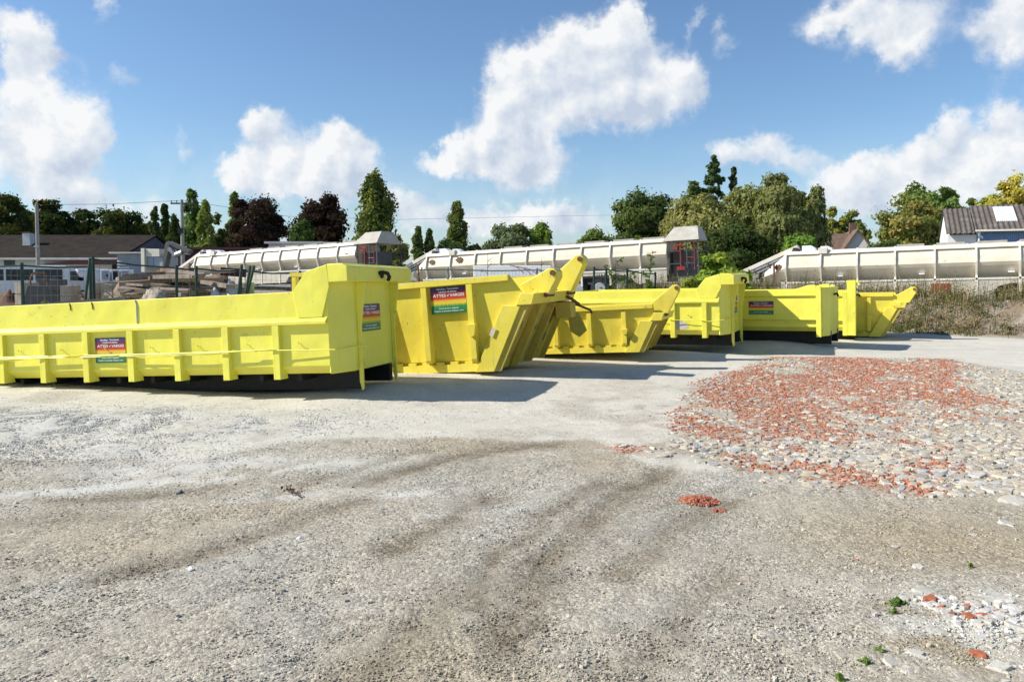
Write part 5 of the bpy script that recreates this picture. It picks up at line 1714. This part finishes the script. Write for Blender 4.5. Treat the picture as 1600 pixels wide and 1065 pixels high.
def leafy(name, n, sampler, cols, seed, hmin=.08, hmax=.45):
    """low bushy weeds: many small clumps of leaves"""
    rg = np.random.default_rng(seed)
    x, y = sampler(rg, n)
    z = ground_z(x, y)
    cs = []; os_ = []; cl = []; sz = []
    for a, b, c in zip(x, y, z):
        m = rg.integers(30, 80); h = rg.uniform(hmin, hmax); w = h * rg.uniform(.45, .9)
        v = rg.normal(0, .5, (m, 3)) * np.array([w, w, h * .55])
        cs.append(np.array([a, b, c + h * .55]) + v); os_.append(v / (np.linalg.norm(v, axis=1, keepdims=True) + 1e-6) + np.array([0, 0, .4]))
        cl.append(np.array(cols[rg.integers(0, len(cols))]) * rg.uniform(.65, 1.4) * rg.uniform(.8, 1.2, (m, 1)) * np.ones((m, 3))); sz.append(rg.uniform(.014, .040, m))
    V, Fq, C = leaves(np.concatenate(cs), np.concatenate(os_), np.concatenate(sz), np.concatenate(cl), rg, aspect=.45)
    return fast_mesh(name, V, Fq, C)


OLV = (.16, .165, .065); TAN = (.32, .25, .14)
o = link('bank_weeds', leafy('bank_weeds', 2400, berm_sampler(-2.0, 1.6), [OLV, TAN, GRN2, OLV, DRY, TAN], 410, .08, .70), M['leaf']); tag(o, kind='stuff')


def yard_sampler(rg, n):
    x = rg.uniform(-14, 10, n); y = rg.uniform(18.5, 33, n)
    den = fbm(x * .8, y * .8, 93, 3)
    k = (rg.random(n) < sstep(den, .45, .62)) & ((x < -1.0) & (y > 18.5) | (y > 21.0) & (x < 4) | (y > 25.0))
    return x[k], y[k]


o = link('yard_weeds', blades('yard_weeds', 14000, yard_sampler, .15, .9, .010, [DRY, STRAW, GRN, BRN], 403, .3), M['weed']); tag(o, kind='stuff')

# ------------------------------------------------------------------ stones, bricks and gravel
def stone_batch(x, y, s, flat, cols, rg, k=7, sink=.25, zoff=None):
    """irregular chipped slabs: k-gon outline, smaller top face, tilted"""
    n = len(x)
    z = ground_z(x, y) if zoff is None else ground_z(x, y) + zoff
    a = (np.arange(k) / k * 2 * math.pi)[None, :] + rg.uniform(-.33, .33, (n, k)) + rg.random((n, 1)) * 6.28
    r = s[:, None] * rg.uniform(.62, 1.18, (n, k))
    el = rg.uniform(.55, 1.0, (n, 1)); rot = rg.random((n, 1)) * 6.28
    ux = np.cos(a) * r; uy = np.sin(a) * r * el
    X = ux * np.cos(rot) - uy * np.sin(rot); Y = ux * np.sin(rot) + uy * np.cos(rot)
    th = (s * flat * rg.uniform(.6, 1.4, n))[:, None]
    tx = rg.normal(0, .10, (n, 1)); ty = rg.normal(0, .10, (n, 1))
    sc = rg.uniform(.68, .92, (n, k))
    bot = np.stack([x[:, None] + X, y[:, None] + Y, z[:, None] - th * sink + tx * X + ty * Y], -1)
    top = np.stack([x[:, None] + X * sc, y[:, None] + Y * sc, z[:, None] + th * (1 - sink) * rg.uniform(.8, 1.1, (n, k)) + tx * X * sc + ty * Y * sc], -1)
    cen = np.stack([x, y, z + th[:, 0] * (1 - sink) * 1.06], -1)[:, None, :]
    V = np.concatenate([bot, top, cen], 1).reshape(-1, 3)
    b = (np.arange(n) * (2 * k + 1))[:, None]
    tris = []
    for i in range(k):
        j = (i + 1) % k
        tris += [[i, j, k + j], [i, k + j, k + i], [k + i, k + j, 2 * k]]
    T = np.array(tris).reshape(1, -1, 3)
    Fc = (T + b[:, :, None]).reshape(-1, 3)
    C = np.repeat(cols, 2 * k + 1, 0)
    return V, Fc, C


def rubble_pts(rg, n, ydist=1.6):
    P = np.array(RUBBLE)
    lo, hi = P.min(0), P.max(0)
    X = []; Yv = []
    while sum(map(len, X)) < n:
        x = rg.uniform(lo[0], hi[0], n * 2)
        y = lo[1] + (hi[1] - lo[1]) * rg.random(n * 2) ** ydist
        d = in_poly_dist(x, y, RUBBLE) + (fbm(x * 2, y * 2, 70, 3) - .5) * .9
        k = rg.random(n * 2) < sstep(d, -.12, .22)
        X.append(x[k]); Yv.append(y[k])
    return np.concatenate(X)[:n], np.concatenate(Yv)[:n]


rg = np.random.default_rng(7)
x, y = rubble_pts(rg, 15000)
bk = brickness(x, y)
k = rg.random(len(x)) > bk * .72
x, y = x[k], y[k]
s = .008 + .066 * rg.random(len(x)) ** 2.7
s *= np.where(y < 8.0, 1.1, .95)
pal = np.array([(.45, .40, .32), (.50, .47, .40), (.40, .34, .26), (.38, .37, .35), (.48, .42, .31)])
cols = pal[rg.integers(0, 5, len(x))] * rg.uniform(.8, 1.15, (len(x), 1))
V, Fc, C = stone_batch(x, y, s, .36, cols, rg, sink=.5)
o = link('stone_rubble', fast_mesh('stone_rubble', V, Fc, C), M['stone']); tag(o, kind='stuff')
x, y = rubble_pts(rg, 46000, 1.25)
bk = brickness(x, y)
k = rg.random(len(x)) < bk
x, y = x[k], y[k]
s = .005 + .024 * rg.random(len(x)) ** 2.6
pal = np.array([(.43, .150, .078), (.48, .195, .105), (.34, .115, .070), (.50, .27, .17)])
cols = pal[rg.integers(0, 4, len(x))] * rg.uniform(.75, 1.2, (len(x), 1))
V, Fc, C = stone_batch(x, y, s, .55, cols, rg, k=5, sink=.5, zoff=.004)
xa = rg.normal(2.6, 1.5, 420); ya = rg.normal(8.6, 1.8, 420)
sa = rg.uniform(.005, .014, 420)
ca = pal[rg.integers(0, 4, 420)] * rg.uniform(.75, 1.2, (420, 1))
Va, Fa, Ca = stone_batch(xa, ya, sa, .55, ca, rg, k=5, sink=.5)
Fc = np.concatenate([Fc, Fa + len(V)]); V = np.concatenate([V, Va]); C = np.concatenate([C, Ca])
o = link('brick_rubble', fast_mesh('brick_rubble', V, Fc, C), M['stone']); tag(o, kind='stuff')
# the small separate heap of crushed brick
def blob_pts(rg, px, py, rx, ry, n):
    cx, cy = onground(px, py)
    a = rg.random(n) * 6.283; q = np.sqrt(rg.random(n)) * rg.uniform(.75, 1.1, n)
    return cx + np.cos(a) * q * rx, cy + np.sin(a) * q * ry


for (px, py, rx, ry, n, hh, lab) in ((1092, 781, .155, .13, 520, .030, 'small isolated heap of crushed red brick on the gravel'), (1124, 795, .05, .05, 60, .006, 'few red brick chips strewn beside the small brick heap')):
    x, y = blob_pts(rg, px, py, rx, ry, n)
    cx, cy = onground(px, py)
    hz = hh * np.exp(-(((x - cx) / .12) ** 2 + ((y - cy) / .10) ** 2))
    s = rg.uniform(.004, .015, len(x))
    cols = np.array([(.44, .15, .08), (.50, .21, .12), (.36, .11, .07)])[rg.integers(0, 3, len(x))] * rg.uniform(.75, 1.2, (len(x), 1))
    V, Fc, C = stone_batch(x, y, s, .7, cols, rg, k=5, zoff=hz)
    o = link('brick_chip_heap', fast_mesh('brick_chip_heap', V, Fc, C), M['stone']); tag(o, lab, 'brick chips')
# loose stones of the yard (pebbles), denser near the camera
def pebbles(rg, n):
    y = 2.6 + 11.5 * rg.random(n) ** 2.0
    x = (rg.random(n) * 2 - 1) * (.72 * y + .4)
    d = fbm(x * 1.0, y * 1.0, 61, 3)
    wl = gauss(x, y, -5.2, 8.4, 2.6, 1.6)
    p = np.clip((.22 + .95 * sstep(d, .42, .66)) * (1 - .60 * pale_amt(x, y)) + wl * 1.1, 0, 1)
    k = rg.random(n) < p
    return x[k], y[k]


x, y = pebbles(rg, 200000)
s = .0026 + .0075 * rg.random(len(x)) ** 3.4 + .010 * (rg.random(len(x)) < .008)
pc = ground_col(x, y)
cols = pc * rg.uniform(.72, 1.5, (len(x), 1)) * (1 + rg.normal(0, .03, (len(x), 3)))
V, Fc, C = stone_batch(x, y, s, .75, np.clip(cols, .03, .7), rg, k=5, sink=.38)
o = link('gravel', fast_mesh('gravel', V, Fc, C), M['stone']); tag(o, kind='stuff')
# coarse whitish gravel in front of the long skip
x = rg.normal(-5.0, 1.9, 48000); y = rg.normal(8.3, .75, 48000)
kk = (rg.random(len(x)) < sstep(fbm(x * 1.4, y * 1.4, 75, 4), .36, .58)) & (y > 6.6) & (y < 9.9) & (np.abs(x) < .70 * y + .3)
x, y = x[kk], y[kk]
s = .004 + .012 * rg.random(len(x)) ** 2.4
cols = np.array([(.60, .585, .54), (.54, .525, .485), (.48, .465, .43), (.56, .53, .46)])[rg.integers(0, 4, len(x))] * rg.uniform(.75, 1.12, (len(x), 1))
V, Fc, C = stone_batch(x, y, s, .6, cols, rg, k=5, sink=.42)
o = link('coarse_gravel', fast_mesh('coarse_gravel', V, Fc, C), M['stone']); tag(o, kind='stuff')
# white gravel and broken stone in the near right corner
x, y = blob_pts(rg, 1590, 1010, .68, .62, 1100)
x2, y2 = blob_pts(rg, 1500, 955, .35, .18, 500)
x = np.concatenate([x, x2]); y = np.concatenate([y, y2])
kk = rg.random(len(x)) < sstep(fbm(x * 3, y * 3, 73, 3), .35, .6)
x, y = x[kk], y[kk]
s = .004 + .030 * rg.random(len(x)) ** 2.8
cols = np.array([(.58, .56, .52), (.50, .47, .41), (.54, .52, .48), (.46, .42, .35)])[rg.integers(0, 4, len(x))] * rg.uniform(.8, 1.1, (len(x), 1))
rb = rg.random(len(x)) < .05
cols[rb] = np.array((.40, .13, .06))
V, Fc, C = stone_batch(x, y, s, .55, cols, rg, k=6, sink=.45)
o = link('white_gravel', fast_mesh('white_gravel', V, Fc, C), M['stone']); tag(o, kind='stuff')
# rubble fragments and roots on the bank
xs_, ys_ = berm_sampler(-1.9, .4)(rg, 1500)
s = .02 + .09 * rg.random(len(xs_)) ** 2.5
cols = np.array([(.34, .32, .30), (.26, .22, .18), (.40, .37, .33)])[rg.integers(0, 3, len(xs_))] * rg.uniform(.7, 1.15, (len(xs_), 1))
V, Fc, C = stone_batch(xs_, ys_, s, .6, cols, rg)
o = link('bank_rubble', fast_mesh('bank_rubble', V, Fc, C), M['stone']); tag(o, kind='stuff')


def slab(px, py, size, flat, label, group, col=(.48, .45, .39), name='stone_slab', cat='stone', ratio=.8, seed=0):
    rg = np.random.default_rng(9000 + seed)
    cx, cy = onground(px, py, -.02)
    V, Fc, C = stone_batch(np.array([cx]), np.array([cy]), np.array([size]), flat, np.array([col]) * rg.uniform(.86, 1.04), rg, k=11, sink=.45)
    g = V.mean(0)
    o = link(name, fast_mesh(name, V - np.array([cx, cy, 0]), Fc, C), M['stone'])
    o.location = (cx, cy, 0)
    b = o.modifiers.new('bevel', 'BEVEL'); b.width = size * .05; b.segments = 1; b.limit_method = 'ANGLE'
    return tag(o, label, cat, group)


SL = 'flat pale stone slab lying among the rubble'
sp = [(1415, 748, .10), (1470, 738, .13), (1525, 745, .16), (1565, 722, .16), (1500, 712, .13), (1590, 700, .14), (1345, 742, .10), (1545, 770, .14), (1290, 757, .075), (1230, 722, .085), (1255, 735, .07),
      (1450, 720, .11), (1380, 735, .09), (1480, 768, .10), (1310, 700, .10), (1210, 690, .10), (1370, 690, .12), (1560, 660, .15), (1440, 668, .11), (1180, 705, .07), (1125, 690, .07), (1520, 690, .12),
      (1300, 660, .12), (1260, 640, .12), (1585, 640, .16), (1335, 755, .06), (1400, 768, .07), (1365, 715, .10), (1430, 697, .10), (1595, 745, .12)]
for i, (px, py, s) in enumerate(sp):
    slab(px, py, s * .72, .26, SL, 'pale stone slabs in the rubble patch', seed=i)
for i, (px, py, s, lab) in enumerate(((1588, 790, .15, 'long pale stone slab lying just outside the rubble patch at the right edge'), (1435, 890, .055, 'small grey white stone on the tan soil, above the green weed'), (1440, 928, .085, 'flat grey stone beside the brick fragment on tan soil'),
                                      (1432, 1028, .065, 'white stone slab above the corner pieces'), (1395, 1042, .06, 'rounded white stone beside the small weeds'), (1420, 1055, .06, 'white stone at the bottom edge of view'),
                                      (1560, 1050, .085, 'large cracked white stone in the corner gravel'), (1535, 985, .06, 'blocky white stone at the edge of the corner gravel'), (1585, 985, .075, 'pale stone slab in the middle of the corner gravel'),
                                      (1575, 822, .09, 'grey white flat stone on the tan soil near the right edge'), (1400, 857, .05, 'thin white stone flake alone on the tan soil'), (1520, 838, .05, 'pair of flat pale flakes on tan soil'))):
    slab(px, py, s * .8, .3, lab, None, seed=50 + i)
for i, (px, py, s, lab) in enumerate(((1452, 942, .055, 'broken red brick piece beside the flat grey stone'), (1530, 1028, .05, 'rust red brick piece among the corner gravel'), (1515, 970, .04, 'small red brick chip at the edge of the corner gravel'))):
    slab(px, py, s, .6, lab, None, col=(.36, .12, .06), name='brick_piece', cat='brick', seed=80 + i)
slab(279, 765, .045, .9, 'single grey stone lying on the bare gravel', None, col=(.24, .23, .21), name='stone', seed=91)


def weed_tuft(px, py, r, n, label, seed):
    rg = np.random.default_rng(seed)
    cx, cy = onground(px, py)
    a = rg.random(n) * 6.283; q = rg.random(n) ** .8 * r * (.7 + .5 * np.sin(a * 2 + seed))
    c = np.stack([np.cos(a) * q, np.sin(a) * q, rg.uniform(.003, .025, n) * (1.2 - q / r)], 1)
    o_ = np.stack([np.cos(a) * .6, np.sin(a) * .6, np.full(n, .9)], 1)
    V, Fq, C = leaves(c, o_, rg.uniform(.005, .012, n), np.array((.15, .23, .055)) * rg.uniform(.6, 1.5, (n, 1)) * np.ones((n, 3)), rg, aspect=.5)
    o = link('weed_tuft', fast_mesh('weed_tuft', V, Fq, C), M['leaf'])
    o.location = (cx, cy, gz(cx, cy))
    tag(o, label, 'weed')


weed_tuft(1402, 942, .05, 320, 'bright green weed tuft left of the red brick piece', 1)
weed_tuft(1398, 958, .025, 80, 'tiny green weed just below the bright tuft', 2)
weed_tuft(1375, 1018, .03, 70, 'sparse weed on the gravel left of the white stones', 3)
weed_tuft(1352, 1036, .035, 90, 'thin weed patch nearest the rounded white stone', 4)
weed_tuft(1312, 1062, .04, 110, 'green weed at the bottom edge of view', 5)
weed_tuft(1516, 886, .025, 60, 'tiny weed alone on the tan soil', 6)


def branch():
    rg = np.random.default_rng(5)
    cx, cy = onground(452, 767)
    r = thing('dead_branch', 'withered brown branch with curled leaves on the gravel', 'branch', (cx, cy, gz(cx, cy) + .01), (0, 0, RAD(-40)))
    MB().tube([(-.16, .08, .03), (-.06, .02, .02), (.05, 0, .03), (.16, -.02, .015)], [.003, .006, .007, .004], 6).tube([(-.02, .01, .02), (-.06, .06, .05)], .003, 5).build('stem', M['bark'], r)
    n = 34
    c = np.stack([rg.uniform(-.05, .15, n), rg.normal(0, .02, n), rg.uniform(.008, .05, n)], 1)
    V, Fq, C = leaves(c, rg.normal(0, 1, (n, 3)), rg.uniform(.007, .018, n), np.array((.15, .07, .04)) * rg.uniform(.5, 1.5, (n, 1)) * np.ones((n, 3)), rg)
    link('leaves', fast_mesh('leaves', V, Fq, C), M['leaf'], r)


branch()
for i, (px, py, lab) in enumerate(((467, 842, 'scrap of white paper in the middle of the left foreground'), (298, 890, 'scrap of white paper in the lower left foreground'), (595, 794, 'scrap of white paper near the dark tyre track'))):
    cx, cy = onground(px, py)
    z = gz(cx, cy)
    me = bpy.data.meshes.new('paper_scrap')
    me.from_pydata([(-.02, -.006, .012), (.0, -.012, .02), (.022, 0, .012), (.012, .014, .028), (-.012, .012, .018), (-.02, -.006, .010), (.0, -.012, .018), (.022, 0, .010), (.012, .014, .026), (-.012, .012, .016)], [],
                   [(0, 1, 2, 3, 4), (9, 8, 7, 6, 5)] + [(k, k + 5, (k + 1) % 5 + 5, (k + 1) % 5) for k in range(5)])
    o = link('paper_scrap', me, M['white']); o.location = (cx, cy, z); o.rotation_euler = (0, 0, i * 1.3)
    tag(o, lab, 'paper')
